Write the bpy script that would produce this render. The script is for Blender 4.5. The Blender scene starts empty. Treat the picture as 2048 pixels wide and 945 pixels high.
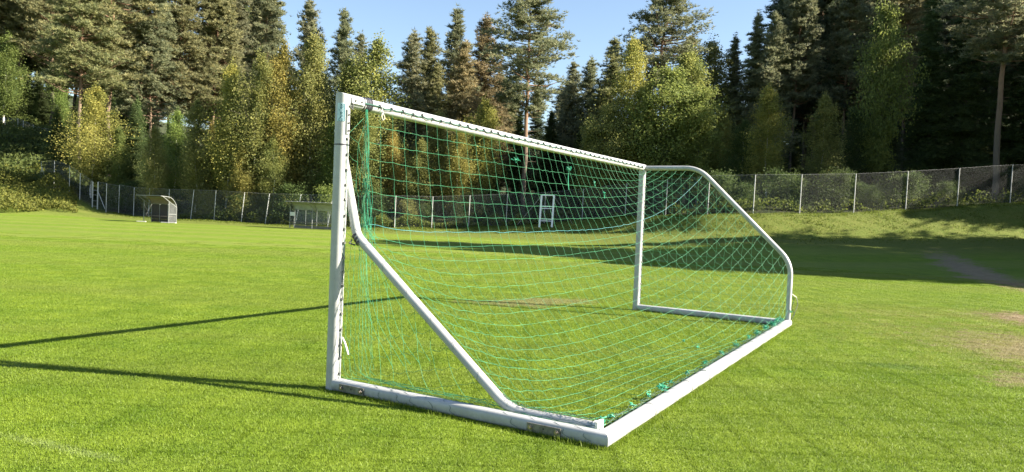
import bpy, math, random
import numpy as np
from mathutils import Matrix, Vector
SC = bpy.context.scene
COL = SC.collection
# ------------------------------------------------------------------ camera, world, sun, exposure
F, CH, PITCH, ROLL = 1454.58, 1.5688, -0.02881, 0.042592
_r0, _f0 = np.array([1., 0, 0]), np.array([0, math.cos(PITCH), math.sin(PITCH)])
_u0 = np.cross(_r0, _f0)
CR = math.cos(ROLL) * _r0 + math.sin(ROLL) * _u0
CU = -math.sin(ROLL) * _r0 + math.cos(ROLL) * _u0
cam = bpy.data.cameras.new('camera')
camo = bpy.data.objects.new('camera', cam)
COL.objects.link(camo)
camo.matrix_world = Matrix(((CR[0], CU[0], -_f0[0], 0), (CR[1], CU[1], -_f0[1], 0), (CR[2], CU[2], -_f0[2], CH), (0, 0, 0, 1)))
cam.sensor_width = 36
cam.lens = F / 2048 * 36
cam.clip_start, cam.clip_end = 0.05, 2000
SC.camera = camo
SUN = Vector((0.850, -0.100, 0.515)).normalized()
w = bpy.data.worlds.new('World')
SC.world = w
w.use_nodes = True
sky = w.node_tree.nodes.new('ShaderNodeTexSky')
sky.sky_type = 'NISHITA'
sky.sun_disc = False
sky.sun_elevation = math.asin(SUN.z)
sky.sun_rotation = math.atan2(SUN.x, SUN.y)
sky.air_density, sky.dust_density, sky.ozone_density = 1.0, 0.6, 1.0
bg = w.node_tree.nodes['Background']
w.node_tree.links.new(sky.outputs[0], bg.inputs[0])
bg.inputs[1].default_value = 0.052
sl = bpy.data.lights.new('sun', 'SUN')
sl.energy, sl.angle, sl.color = 5.0, math.radians(0.5), (1, 0.9, 0.74)
so = bpy.data.objects.new('sun', sl)
COL.objects.link(so)
so.rotation_euler = SUN.to_track_quat('Z', 'Y').to_euler()
so.location = (60, -5, 40)
vs = SC.view_settings
vs.view_transform, vs.look, vs.gamma, vs.exposure = 'Standard', 'None', 1, 2.2
SC.cycles.max_bounces, SC.cycles.diffuse_bounces, SC.cycles.transparent_max_bounces = 8, 6, 16


def px(u, v, Y):
    """point at depth Y seen at photo position (u, v)"""
    d = _f0 + (u - 1024) / F * CR - (v - 472.5) / F * CU
    t = Y / d[1]
    return np.array([0, 0, CH]) + t * d


# ------------------------------------------------------------------ terrain
def smooth(t):
    t = np.clip(t, 0, 1)
    return t * t * (3 - 2 * t)


def terr(X, Y):
    X, Y = np.asarray(X, float), np.asarray(Y, float)
    a = X / np.maximum(Y, 12)
    toe = np.interp(a, [-.7, -.45, -.2, 0, .15, .33, .45, .7, 1.5], [52, 50, 46, 44, 37, 30, 28, 25, 20])
    fen = np.interp(a, [-.7, -.45, -.2, 0, .1, .16, .27, .35, .7, 1.5], [66, 60, 56, 56, 58, 55, 47.5, 46.5, 48, 52])
    zt = np.interp(a, [-.75, -.65, -.61, -.595, -.565, -.52, -.45, -.2, -.1, 0, .155, .33, .4, .55, .7, 1.5],
                   [2.6, 2.3, 1.8, 1.3, .45, .05, .05, .1, .25, .75, 1.9, 2.35, 2.5, 3.0, 3.85, 5])
    t = (Y - toe) / (fen - toe)
    prof = np.interp(t, [0, .15, .35, .5, .72, .78, .92, 1.0], [0, .04, .18, .28, .36, .42, .92, 1])
    d = np.clip(Y - fen, 0, 75)
    sl = np.interp(a, [-.9, -.65, -.55, -.4, 0, .5, 1], [.3, .25, .17, .08, .06, .12, .15])
    far = np.clip(Y - fen - 75, 0, 120)
    n = .06 * np.sin(X * .31 + 1.3 * np.sin(Y * .23)) * np.sin(Y * .27 + 2) + .03 * np.sin(X * .9 + Y * .5)
    return zt * prof + sl * d + .16 * far + n * np.clip(t, 0, 1) + np.clip(d, 0, 8) / 8 * n * 4


def fence_depth(a):
    return float(np.interp(a, [-.7, -.45, -.2, 0, .1, .16, .27, .35, .7, 1.5], [66, 60, 56, 56, 58, 55, 47.5, 46.5, 48, 52]))


def gz(x, y):
    return float(terr(x, y))


# ------------------------------------------------------------------ helpers
def tag(o, label=None, cat=None, group=None, kind=None):
    for k, v in (('label', label), ('category', cat), ('group', group), ('kind', kind)):
        if v:
            o[k] = v
    return o


def empty(name, loc=(0, 0, 0), rz=0, label=None, cat=None, group=None):
    o = bpy.data.objects.new(name, None)
    o.location, o.rotation_euler = loc, (0, 0, rz)
    o.empty_display_size = .3
    COL.objects.link(o)
    return tag(o, label, cat, group)


class MB:
    def __init__(s):
        s.v, s.f = [], []

    def box(s, c, d, rot=None):
        k = len(s.v)
        for sx, sy, sz in ((-1, -1, -1), (1, -1, -1), (1, 1, -1), (-1, 1, -1), (-1, -1, 1), (1, -1, 1), (1, 1, 1), (-1, 1, 1)):
            p = Vector((sx * d[0] / 2, sy * d[1] / 2, sz * d[2] / 2))
            if rot is not None:
                p = rot @ p
            s.v.append((c[0] + p[0], c[1] + p[1], c[2] + p[2]))
        for q in ((0, 3, 2, 1), (4, 5, 6, 7), (0, 1, 5, 4), (1, 2, 6, 5), (2, 3, 7, 6), (3, 0, 4, 7)):
            s.f.append(tuple(k + i for i in q))
        return s

    def tube(s, pts, r, n=6, cap=True, prof=None):
        """sweep; r number or list; prof list of 2-D points instead of a circle"""
        pts = np.asarray(pts, float)
        m = len(pts)
        rs = np.full(m, r) if np.isscalar(r) else np.asarray(r, float)
        tan = np.gradient(pts, axis=0)
        tan /= np.linalg.norm(tan, axis=1)[:, None] + 1e-12
        ref = np.array([0, 0, 1.]) if abs(tan[0][2]) < .9 else np.array([1., 0, 0])
        a = np.cross(tan[0], ref)
        a /= np.linalg.norm(a)
        if prof is None:
            ang = np.arange(n) * 2 * math.pi / n
            prof = np.stack([np.cos(ang), np.sin(ang)], 1)
        else:
            prof = np.asarray(prof)
            n = len(prof)
        k = len(s.v)
        for i in range(m):
            a = a - tan[i] * (a @ tan[i])
            a /= np.linalg.norm(a) + 1e-12
            b = np.cross(tan[i], a)
            ring = pts[i] + rs[i] * (prof[:, :1] * a + prof[:, 1:] * b)
            s.v.extend(map(tuple, ring))
        for i in range(m - 1):
            for j in range(n):
                j2 = (j + 1) % n
                s.f.append((k + i * n + j, k + i * n + j2, k + (i + 1) * n + j2, k + (i + 1) * n + j))
        if cap:
            s.f.append(tuple(k + j for j in range(n))[::-1])
            s.f.append(tuple(k + (m - 1) * n + j for j in range(n)))
        return s

    def rings(s, rings):
        """loft explicit rings of equal length, capped"""
        k, n = len(s.v), len(rings[0])
        for r in rings:
            s.v.extend(map(tuple, r))
        for i in range(len(rings) - 1):
            for j in range(n):
                j2 = (j + 1) % n
                s.f.append((k + i * n + j, k + i * n + j2, k + (i + 1) * n + j2, k + (i + 1) * n + j))
        s.f.append(tuple(k + j for j in range(n))[::-1])
        s.f.append(tuple(k + (len(rings) - 1) * n + j for j in range(n)))
        return s

    def quad(s, a, b, c, d):
        k = len(s.v)
        s.v += [tuple(a), tuple(b), tuple(c), tuple(d)]
        s.f.append((k, k + 1, k + 2, k + 3))
        return s

    def mesh(s, name, mat, smooth_=True):
        me = bpy.data.meshes.new(name)
        me.from_pydata([tuple(map(float, q)) for q in s.v], [], s.f)
        me.materials.append(mat)
        if smooth_:
            me.shade_smooth()
            me.set_sharp_from_angle(angle=math.radians(40))
        me.update()
        return me

    def build(s, name, mat, parent=None, smooth_=True):
        return place(name, s.mesh(name, mat, smooth_), parent)


def place(name, me, parent=None, loc=None, rot=None, scale=None):
    o = bpy.data.objects.new(name, me)
    COL.objects.link(o)
    if parent is not None:
        o.parent = parent
    if loc is not None:
        o.location = loc
    if rot is not None:
        o.rotation_euler = rot
    if scale is not None:
        o.scale = scale
    return o


def soup(name, V, k, mat, tint=None):
    """fast mesh of separate k-gons from (n*k, 3) vertices"""
    n = len(V) // k
    me = bpy.data.meshes.new(name)
    me.vertices.add(n * k)
    me.vertices.foreach_set('co', np.ascontiguousarray(V, np.float32).ravel())
    me.loops.add(n * k)
    me.loops.foreach_set('vertex_index', np.arange(n * k, dtype=np.int32))
    me.polygons.add(n)
    me.polygons.foreach_set('loop_start', np.arange(0, n * k, k, dtype=np.int32))
    me.update(calc_edges=True)
    if tint is not None:
        at = me.attributes.new('tint', 'FLOAT', 'FACE')
        at.data.foreach_set('value', np.ascontiguousarray(tint, np.float32))
    me.materials.append(mat)
    return me


# ------------------------------------------------------------------ materials
def newmat(name):
    m = bpy.data.materials.new(name)
    m.use_nodes = True
    nt = m.node_tree
    return m, nt, nt.nodes['Principled BSDF']


def N(nt, t, **kw):
    n = nt.nodes.new('ShaderNode' + t)
    for k, v in kw.items():
        if k == 'ins':
            for i, x in v.items():
                if isinstance(x, bpy.types.NodeSocket):
                    nt.links.new(x, n.inputs[i])
                else:
                    n.inputs[i].default_value = x
        else:
            setattr(n, k, v)
    return n


def M(nt, op, a, b=0.0, c=0.0, clamp=False):
    n = N(nt, 'Math', operation=op, ins={0: a, 1: b, 2: c})
    n.use_clamp = clamp
    return n.outputs[0]


def mix(nt, f, a, b, blend='MIX'):
    n = nt.nodes.new('ShaderNodeMix')
    n.data_type, n.blend_type = 'RGBA', blend
    for s, x in ((n.inputs[0], f), (n.inputs[6], a), (n.inputs[7], b)):
        if isinstance(x, bpy.types.NodeSocket):
            nt.links.new(x, s)
        else:
            s.default_value = x if not isinstance(x, tuple) or len(x) == 4 else (*x, 1)
    return n.outputs[2]


def ramp(nt, f, lo, hi):
    return N(nt, 'MapRange', ins={0: f, 1: lo, 2: hi, 3: 0.0, 4: 1.0}).outputs[0]


def noise(nt, vec, scale, detail=3, rough=.55):
    return N(nt, 'TexNoise', ins={'Vector': vec, 'Scale': scale, 'Detail': detail, 'Roughness': rough}).outputs[0]


def vmul(nt, vec, s):
    return N(nt, 'VectorMath', operation='MULTIPLY', ins={0: vec, 1: s}).outputs[0]


def simple(name, col, rough=.5, metal=0, var=.12, scale=8, spec=.5):
    m, nt, b = newmat(name)
    tc = N(nt, 'TexCoord').outputs['Object']
    n = noise(nt, tc, scale, 4, .65)
    c = mix(nt, ramp(nt, n, .3, .7), tuple(x * (1 - var) for x in col), tuple(min(1, x * (1 + var)) for x in col))
    nt.links.new(c, b.inputs['Base Color'])
    b.inputs['Roughness'].default_value = rough
    b.inputs['Metallic'].default_value = metal
    b.inputs['Specular IOR Level'].default_value = spec
    return m


def make_paint():
    m, nt, b = newmat('worn_white_paint')
    tc = N(nt, 'TexCoord').outputs['Object']
    n1 = noise(nt, tc, 5, 5, .6)
    n2 = noise(nt, tc, 60, 3, .7)
    c = mix(nt, ramp(nt, n1, .35, .7), (.37, .38, .39), (.29, .30, .30))
    sc = M(nt, 'MULTIPLY', ramp(nt, n2, .62, .72), ramp(nt, n1, .48, .62))
    c = mix(nt, M(nt, 'MULTIPLY', sc, .8), c, (.17, .165, .15))
    st = M(nt, 'MULTIPLY', ramp(nt, noise(nt, vmul(nt, tc, (1, 1, .15)), 28, 4, .7), .58, .75), .35)
    c = mix(nt, st, c, (.22, .22, .2))
    sx = N(nt, 'SeparateXYZ', ins={0: tc})
    low = M(nt, 'MULTIPLY', ramp(nt, sx.outputs[2], .09, 0.0), ramp(nt, noise(nt, tc, 22, 4, .7), .4, .65))
    c = mix(nt, M(nt, 'MULTIPLY', low, .6), c, (.16, .17, .09))
    nt.links.new(c, b.inputs['Base Color'])
    b.inputs['Roughness'].default_value = .42
    bp = N(nt, 'Bump', ins={'Strength': .08, 'Distance': .003, 'Height': n2})
    nt.links.new(bp.outputs[0], b.inputs['Normal'])
    return m


def ground_color(nt):
    """pitch colours from world position: returns (color, dirt mask)"""
    P = N(nt, 'NewGeometry').outputs['Position']
    sx = N(nt, 'SeparateXYZ', ins={0: P})
    X, Y = sx.outputs[0], sx.outputs[1]
    wob = noise(nt, P, .9, 4, .65)
    wob2 = noise(nt, P, 3.5, 4, .7)

    def ell(cx, cy, rx, ry, rot=0.0):
        mp = N(nt, 'Mapping', vector_type='TEXTURE', ins={'Vector': P, 'Location': (cx, cy, 0), 'Rotation': (0, 0, rot), 'Scale': (rx, ry, 1e4)})
        return N(nt, 'VectorMath', operation='LENGTH', ins={0: mp.outputs[0]}).outputs['Value']

    big = noise(nt, P, .22, 3, .5)
    mid = noise(nt, P, 1.6, 4, .6)
    fine = noise(nt, P, 14, 4, .7)
    streak = noise(nt, vmul(nt, P, (.05, .55, 1)), 1.0, 3, .55)
    c = mix(nt, ramp(nt, big, .3, .7), (.114, .174, .012), (.142, .196, .017))
    c = mix(nt, ramp(nt, mid, .32, .72), c, (.074, .128, .007))
    c = mix(nt, M(nt, 'MULTIPLY', ramp(nt, streak, .45, .7), .5), c, (.122, .155, .026))
    c = mix(nt, M(nt, 'MULTIPLY', ramp(nt, fine, .55, .8), .5), c, (.148, .172, .034))
    c = mix(nt, M(nt, 'MULTIPLY', ramp(nt, fine, .45, .25), .45), c, (.05, .09, .009))
    # mowing lines across the far half
    saw = M(nt, 'SINE', M(nt, 'ADD', M(nt, 'MULTIPLY', Y, 1.35), M(nt, 'MULTIPLY', X, -.10)))
    c = mix(nt, M(nt, 'MULTIPLY', M(nt, 'MULTIPLY', ramp(nt, saw, -.2, .4), ramp(nt, Y, 14, 26)), .42), c, (.145, .168, .038))
    # worn pale grass towards the right edge and dry tufts
    dryn = M(nt, 'ADD', M(nt, 'ADD', M(nt, 'MULTIPLY', wob2, .7), M(nt, 'MULTIPLY', wob, .6)), M(nt, 'MULTIPLY', fine, .3))
    d0 = M(nt, 'MULTIPLY', ramp(nt, ell(8.2, 10.6, 4.2, 5.5), 1.05, .3), ramp(nt, dryn, .74, .98))
    c = mix(nt, M(nt, 'MULTIPLY', d0, .8), c, (.175, .155, .06))
    # bare earth
    dirt = None
    for cx, cy, rx, ry, rot in ((7.7, 9.8, 1.35, 1.5, 0), (6.1, 7.9, .7, .45, .3), (.5, 13.2, 1.0, .55, .5), (18.0, 28.2, .8, 7.2, -.34), 
                                (10.4, 13.6, 1.2, 1.3, 0)):
        e = ramp(nt, M(nt, 'ADD', ell(cx, cy, rx, ry, rot), M(nt, 'MULTIPLY', M(nt, 'SUBTRACT', dryn, .8), 4.0)), 1.3, .7)
        e = M(nt, 'MULTIPLY', e, .5 if cy > 13 and cx < 5 else (.75 if cy < 13 else 1.0))
        dirt = e if dirt is None else M(nt, 'MAXIMUM', dirt, e)
    c = mix(nt, dirt, c, mix(nt, ramp(nt, wob2, .3, .7), (.165, .13, .08), (.24, .19, .12)))
    # remains of a white line
    ln = ell(-2.75, 4.49, .62, .07, -.37)
    lm = M(nt, 'MULTIPLY', ramp(nt, M(nt, 'ADD', ln, M(nt, 'MULTIPLY', wob2, .8)), 1.5, .9), ramp(nt, noise(nt, P, 40, 3, .7), .4, .6))
    c = mix(nt, M(nt, 'MULTIPLY', lm, .18), c, (.34, .36, .27))
    # small darker green patch
    tf = ramp(nt, M(nt, 'ADD', ell(4.5, 8.4, .45, .22, -.2), M(nt, 'MULTIPLY', wob2, .5)), 1.3, .7)
    c = mix(nt, M(nt, 'MULTIPLY', tf, .5), c, (.03, .075, .012))
    return c, dirt, P, fine


def make_ground_mat():
    m, nt, b = newmat('pitch_and_forest_floor')
    c, dirt, P, fine = ground_color(nt)
    zone = N(nt, 'Attribute', attribute_name='zone').outputs['Color']
    zs = N(nt, 'SeparateColor', ins={0: zone})
    n = noise(nt, P, 1.3, 5, .65)
    n2 = noise(nt, P, 6, 4, .7)
    rough_c = mix(nt, ramp(nt, n, .35, .65), (.100, .116, .022), (.070, .100, .014))
    rough_c = mix(nt, ramp(nt, n2, .5, .75), rough_c, (.135, .132, .042))
    c = mix(nt, zs.outputs[0], c, rough_c)
    fl = mix(nt, ramp(nt, n, .35, .65), (.045, .04, .022), (.035, .055, .018))
    c = mix(nt, zs.outputs[1], c, fl)
    nt.links.new(c, b.inputs['Base Color'])
    b.inputs['Roughness'].default_value = .85
    b.inputs['Specular IOR Level'].default_value = .15
    h = M(nt, 'ADD', M(nt, 'MULTIPLY', noise(nt, P, 45, 4, .75), .03), M(nt, 'MULTIPLY', n2, .06))
    bp = N(nt, 'Bump', ins={'Strength': .7, 'Distance': 1.0, 'Height': h})
    nt.links.new(bp.outputs[0], b.inputs['Normal'])
    return m


def make_blade_mat():
    m, nt, b = newmat('grass_blade')
    c, dirt, P, fine = ground_color(nt)
    t = N(nt, 'Attribute', attribute_name='tint').outputs['Fac']
    c = mix(nt, t, vmul(nt, c, (.90, .97, .85)), vmul(nt, c, (1.75, 1.64, 1.7)))
    nt.links.new(c, b.inputs['Base Color'])
    b.inputs['Roughness'].default_value = .55
    b.inputs['Specular IOR Level'].default_value = .3
    tr = N(nt, 'BsdfTranslucent', ins={0: c})
    ms = N(nt, 'MixShader', ins={0: .38, 1: b.outputs[0], 2: tr.outputs[0]})
    nt.links.new(ms.outputs[0], nt.nodes['Material Output'].inputs[0])
    return m


def make_leaf_mat(name, transl=.35, rough=.5, spec=.3):
    m, nt, b = newmat(name)
    oc = N(nt, 'ObjectInfo').outputs['Color']
    t = N(nt, 'Attribute', attribute_name='tint').outputs['Fac']
    c = mix(nt, t, vmul(nt, oc, (.62, .70, .70)), vmul(nt, oc, (1.55, 1.40, 1.25)))
    nt.links.new(c, b.inputs['Base Color'])
    b.inputs['Roughness'].default_value = rough
    b.inputs['Specular IOR Level'].default_value = spec
    tr = N(nt, 'BsdfTranslucent', ins={0: c})
    ms = N(nt, 'MixShader', ins={0: transl, 1: b.outputs[0], 2: tr.outputs[0]})
    nt.links.new(ms.outputs[0], nt.nodes['Material Output'].inputs[0])
    return m


def make_bark(name, low, high, z0, z1, marks=False):
    m, nt, b = newmat(name)
    tc = N(nt, 'TexCoord').outputs['Object']
    z = N(nt, 'SeparateXYZ', ins={0: tc}).outputs[2]
    n = noise(nt, vmul(nt, tc, (1, 1, .25)), 9, 4, .7)
    c = mix(nt, ramp(nt, M(nt, 'ADD', z, M(nt, 'MULTIPLY', n, 2)), z0, z1), low, high)
    if marks:
        k = ramp(nt, noise(nt, vmul(nt, tc, (1.2, 1.2, 6)), 2.2, 3, .6), .56, .62)
        c = mix(nt, k, c, (.05, .045, .04))
    else:
        c = mix(nt, M(nt, 'MULTIPLY', ramp(nt, n, .5, .7), .6), c, (.05, .04, .032))
    nt.links.new(c, b.inputs['Base Color'])
    b.inputs['Roughness'].default_value = .85
    return m


def make_chainlink():
    m, nt, b = newmat('galvanised_chain_link')
    uv = N(nt, 'UVMap').outputs[0]
    s = N(nt, 'SeparateXYZ', ins={0: uv})
    k = 1 / .075

    def wire(a):
        fr = M(nt, 'FRACT', M(nt, 'MULTIPLY', a, k))
        return M(nt, 'LESS_THAN', M(nt, 'ABSOLUTE', M(nt, 'SUBTRACT', fr, .5)), .025)
    wm = M(nt, 'MAXIMUM', wire(M(nt, 'ADD', s.outputs[0], s.outputs[1])), wire(M(nt, 'SUBTRACT', s.outputs[0], s.outputs[1])))
    b.inputs['Base Color'].default_value = (.20, .21, .21, 1)
    b.inputs['Metallic'].default_value = .25
    b.inputs['Roughness'].default_value = .5
    tr = N(nt, 'BsdfTransparent')
    ms = N(nt, 'MixShader', ins={0: wm, 1: tr.outputs[0], 2: b.outputs[0]})
    nt.links.new(ms.outputs[0], nt.nodes['Material Output'].inputs[0])
    return m


def make_sheet():
    m, nt, b = newmat('clear_ribbed_plastic')
    tc = N(nt, 'TexCoord').outputs['Object']
    b.inputs['Base Color'].default_value = (.4, .43, .43, 1)
    b.inputs['Roughness'].default_value = .25
    tr = N(nt, 'BsdfTransparent', ins={0: (.85, .88, .88, 1)})
    ms = N(nt, 'MixShader', ins={0: M(nt, 'ADD', .07, M(nt, 'MULTIPLY', noise(nt, tc, 2.5, 4), .16)), 1: tr.outputs[0], 2: b.outputs[0]})
    nt.links.new(ms.outputs[0], nt.nodes['Material Output'].inputs[0])
    return m


PAINT = make_paint()
WHITE = simple('bright_white_paint', (.82, .83, .86), .5)
STEEL = simple('galvanised_steel', (.45, .46, .46), .4, .6, .2)
GREYMETAL = simple('weathered_anchor_metal', (.16, .16, .155), .45, .5, .45, 25)
BOLT = simple('bright_bolt_steel', (.30, .27, .25), .3, .9, .15)
DARK = simple('dark_plastic', (.035, .037, .04), .45, 0, .3)
TAPE = simple('black_tape', (.03, .03, .04), .35, 0, .4, 30)
NETM = simple('green_net_twine', (.05, .225, .115), .6, 0, .35, 6, .3)
NETB = simple('blue_green_cord', (.06, .24, .26), .55, 0, .2, 6)
CORD = simple('dark_green_cord', (.018, .07, .055), .6, 0, .3)
SCRAP = simple('turquoise_rope_scrap', (.03, .30, .18), .55, 0, .35, 12)
FENCEP = simple('pale_fence_steel', (.42, .43, .42), .5, .1, .15)
WOOD = simple('weathered_grey_brown_wood', (.13, .10, .075), .8, 0, .35, 14)
DARKWOOD = simple('dark_stained_board', (.045, .036, .028), .8, 0, .35, 14)
SIGNM = simple('pale_sign_board', (.6, .6, .56), .6)
ALU = simple('pale_aluminium', (.22, .23, .225), .4, .2, .1)
CAPM = simple('chalky_white_cap', (.62, .60, .56), .7, 0, .2, 30)
STICK = simple('pale_blue_sticker', (.40, .55, .62), .35, 0, .12, 20)
STICKD = simple('dark_teal_print', (.01, .09, .12), .4, 0, .2)
SHEET = make_sheet()
LINK = make_chainlink()
GROUND = make_ground_mat()
BLADE = make_blade_mat()
LEAF = make_leaf_mat('broad_leaf', .48, .6, .15)
NEEDLE = make_leaf_mat('needle', .45, .55, .25)
BARK_PINE = make_bark('pine_bark', (.11, .09, .07), (.21, .125, .075), 5, 10)
BARK_DARK = make_bark('spruce_bark', (.10, .085, .07), (.12, .10, .085), 3, 9)
BARK_BIRCH = make_bark('birch_bark', (.50, .48, .44), (.62, .60, .55), 0, 4, True)

# ------------------------------------------------------------------ ground sheet
def build_ground():
    xs = np.unique(np.concatenate([np.linspace(-600, -90, 16), np.arange(-90, -45, 3), np.arange(-45, 50, .8), np.arange(50, 100, 3), np.linspace(100, 600, 16)]))
    ys = np.unique(np.concatenate([np.linspace(-400, -5, 14), np.arange(-5, 20, 1.5), np.arange(20, 72, .7), np.arange(72, 140, 3), np.linspace(140, 900, 20)]))
    X, Y = np.meshgrid(xs, ys)
    Z = terr(X, Y)
    V = np.stack([X, Y, Z], -1).reshape(-1, 3)
    nx, ny = len(xs), len(ys)
    idx = np.arange(nx * ny).reshape(ny, nx)
    Fc = np.stack([idx[:-1, :-1], idx[:-1, 1:], idx[1:, 1:], idx[1:, :-1]], -1).reshape(-1, 4)
    me = bpy.data.meshes.new('ground')
    me.from_pydata(V.tolist(), [], Fc.tolist())
    a = X / np.maximum(Y, 12)
    toe = np.interp(a, [-.7, -.45, -.2, 0, .15, .33, .45, .7, 1.5], [54, 50, 46, 44, 37, 36, 33, 31, 26])
    fen = np.interp(a, [-.7, -.45, -.2, 0, .1, .16, .27, .35, .7, 1.5], [66, 60, 56, 56, 58, 55, 47.5, 46.5, 48, 52])
    t = (Y - toe) / (fen - toe)
    rough = smooth((t - .02) / .3) * .85
    floor = smooth((Y - fen + .3) / 1.0)
    colr = np.stack([rough, floor, np.zeros_like(rough), np.ones_like(rough)], -1).reshape(-1, 4)
    at = me.color_attributes.new('zone', 'FLOAT_COLOR', 'POINT')
    at.data.foreach_set('color', colr.astype(np.float32).ravel())
    me.materials.append(GROUND)
    me.shade_smooth()
    o = place('ground', me)
    tag(o, kind='structure', label='mown green football pitch rising to grassy banks under the forest', cat='ground')


build_ground()

# ------------------------------------------------------------------ football goal
GO = np.array([-1.48876, 6.23339, 0])
GR = math.radians(60.09672)
W, D, H = 7.443, 2.516, 2.49
L3, L1 = .985, 1.01
goal = empty('football_goal', GO, GR, 'large white football goal with green net, its near side frame collapsed', 'football goal')


def G(x, y, z):
    c, s = math.cos(GR), math.sin(GR)
    return np.array([GO[0] + c * x - s * y, GO[1] + s * x + c * y, z])


def dprof(hw, hh, n=20, p=2.6):
    a = np.arange(n) * 2 * math.pi / n
    c, s = np.cos(a), np.sin(a)
    return np.stack([hw * np.sign(c) * np.abs(c) ** (2 / p), hh * np.sign(s) * np.abs(s) ** (2 / p)], 1)


PP = dprof(.056, .058, 24, 2.5)
BP = dprof(.055, .052, 24, 3.0)


def post(x0, sgn):
    rs = []
    for k in range(2):
        r = np.zeros((len(PP), 3))
        r[:, 0], r[:, 1] = x0 + PP[:, 0], PP[:, 1]
        r[:, 2] = 0.0 if k == 0 else H - sgn * PP[:, 0]
        rs.append(r)
    return MB().rings(rs).build('post', PAINT, goal)


p1, p2 = post(0, 1), post(W, -1)
cbp = np.stack([PP[:, 1], PP[:, 0]], 1)     # (y, z)
rs = []
nseg = 24
for k in range(nseg + 1):
    t = k / nseg
    r = np.zeros((len(PP), 3))
    r[:, 1] = cbp[:, 0]
    sag = -.012 * math.sin(math.pi * t)
    r[:, 2] = H + cbp[:, 1] + sag
    x0, x1 = -(cbp[:, 1]), W + cbp[:, 1]
    r[:, 0] = x0 + (x1 - x0) * t
    rs.append(r)
MB().rings(rs[::-1]).build('crossbar', PAINT, goal)


def sidebar(x0, sgn):
    rs = []
    for k in range(2):
        r = np.zeros((len(BP), 3))
        r[:, 0], r[:, 2] = x0 + BP[:, 0], .053 + BP[:, 1]
        r[:, 1] = -.03 if k == 0 else -D + sgn * BP[:, 0]
        rs.append(r)
    return MB().rings(rs).build('side_ground_bar', PAINT, goal)


sidebar(0, 1), sidebar(W, -1)
rs = []
for k in range(2):
    r = np.zeros((len(BP), 3))
    r[:, 1], r[:, 2] = -D + BP[:, 0], .053 + BP[:, 1]
    r[:, 0] = BP[:, 0] if k == 0 else W - BP[:, 0]
    rs.append(r)
MB().rings(rs).build('rear_ground_bar', PAINT, goal)


def rounded(pts, rad, n=7):
    pts = [np.array(p, float) for p in pts]
    out = [pts[0]]
    rads = rad if isinstance(rad, (list, tuple)) else [rad] * len(pts)
    for a, b, c, rad in zip(pts, pts[1:], pts[2:], rads):
        d1, d2 = (a - b) / np.linalg.norm(a - b), (c - b) / np.linalg.norm(c - b)
        p, q = b + d1 * rad, b + d2 * rad
        for k in range(n + 1):
            t = k / n
            out.append((1 - t) ** 2 * p + 2 * t * (1 - t) * b + t * t * q)
    out.append(pts[-1])
    return np.array(out)


FR = .040
MB().tube(rounded([(W, -.05, H - .01), (W, -L3, H - .005), (W, -D, L1), (W, -D, .09)], .22), FR, 14).build('side_frame', PAINT, goal)
XN = .10
near_path = rounded([(XN, .135, 2.25), (XN, -.121, 1.334), (XN, -1.71, .088), (XN, -2.425, .091)], [.06, .15])
nf = MB().tube(near_path, FR, 14).build('side_frame', PAINT, goal)
nf['label'] = 'collapsed side frame lying along the near ground bar'
MB().box((XN, -2.437, .091), (.105, .022, .105)).build('end_plate', CAPM, nf, False)
MB().tube([(XN, -2.40, .091), (XN, -2.423, .091)], .049, 14).build('end_ring', CAPM, nf)
# corner fittings, anchors, sticker, bands
MB().box((.0, -.062, 2.30), (.034, .012, .21)).box((.0, -.0695, 2.30), (.026, .006, .20)).build('corner_bracket', PAINT, goal, False)
MB().box((.12, -.062, H), (.16, .012, .05)).build('corner_bracket', PAINT, goal, False)
bm_bolt = MB().tube([(0, 0, 0), (0, -.008, 0)], .009, 6).mesh('bolt', DARK)
for x, z in ((0, 2.36), (0, 2.29), (0, 2.225), (.08, H), (.16, H)):
    place('bolt', bm_bolt, goal, (x, -.0735 if z < 2.4 else -.0685, z))
MB().box((.035, -.062, 2.425), (.06, .008, .008), Matrix.Rotation(.5, 3, 'Y')).box((.055, -.062, 2.45), (.008, .008, .06)).build('corner_clip', DARK, goal, False)
for y in (-.265, -2.08):
    ap = MB().box((-.060, y, .05), (.012, .27, .062)).build('anchor_plate', GREYMETAL, goal, False)
    hole = MB().tube([(-.066, y + .0, .055), (-.068, y, .055)], .008, 8).build('hole', DARK, ap)
    for s in (-1, 1):
        b_ = MB().tube([(-.064, y + s * .105, .052), (-.078, y + s * .105, .052)], .017, 6).tube([(-.078, y + s * .105, .052), (-.088, y + s * .105, .052)], .008, 8)
        b_.build('bolt', BOLT, ap)


def band(z, h, r=1.03, mat=TAPE):
    rs = []
    for k in range(2):
        q = np.zeros((len(PP), 3))
        q[:, :2] = PP * r
        q[:, 2] = z + k * h
        rs.append(q)
    return MB().rings(rs).build('tape_band', mat, goal)


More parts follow.
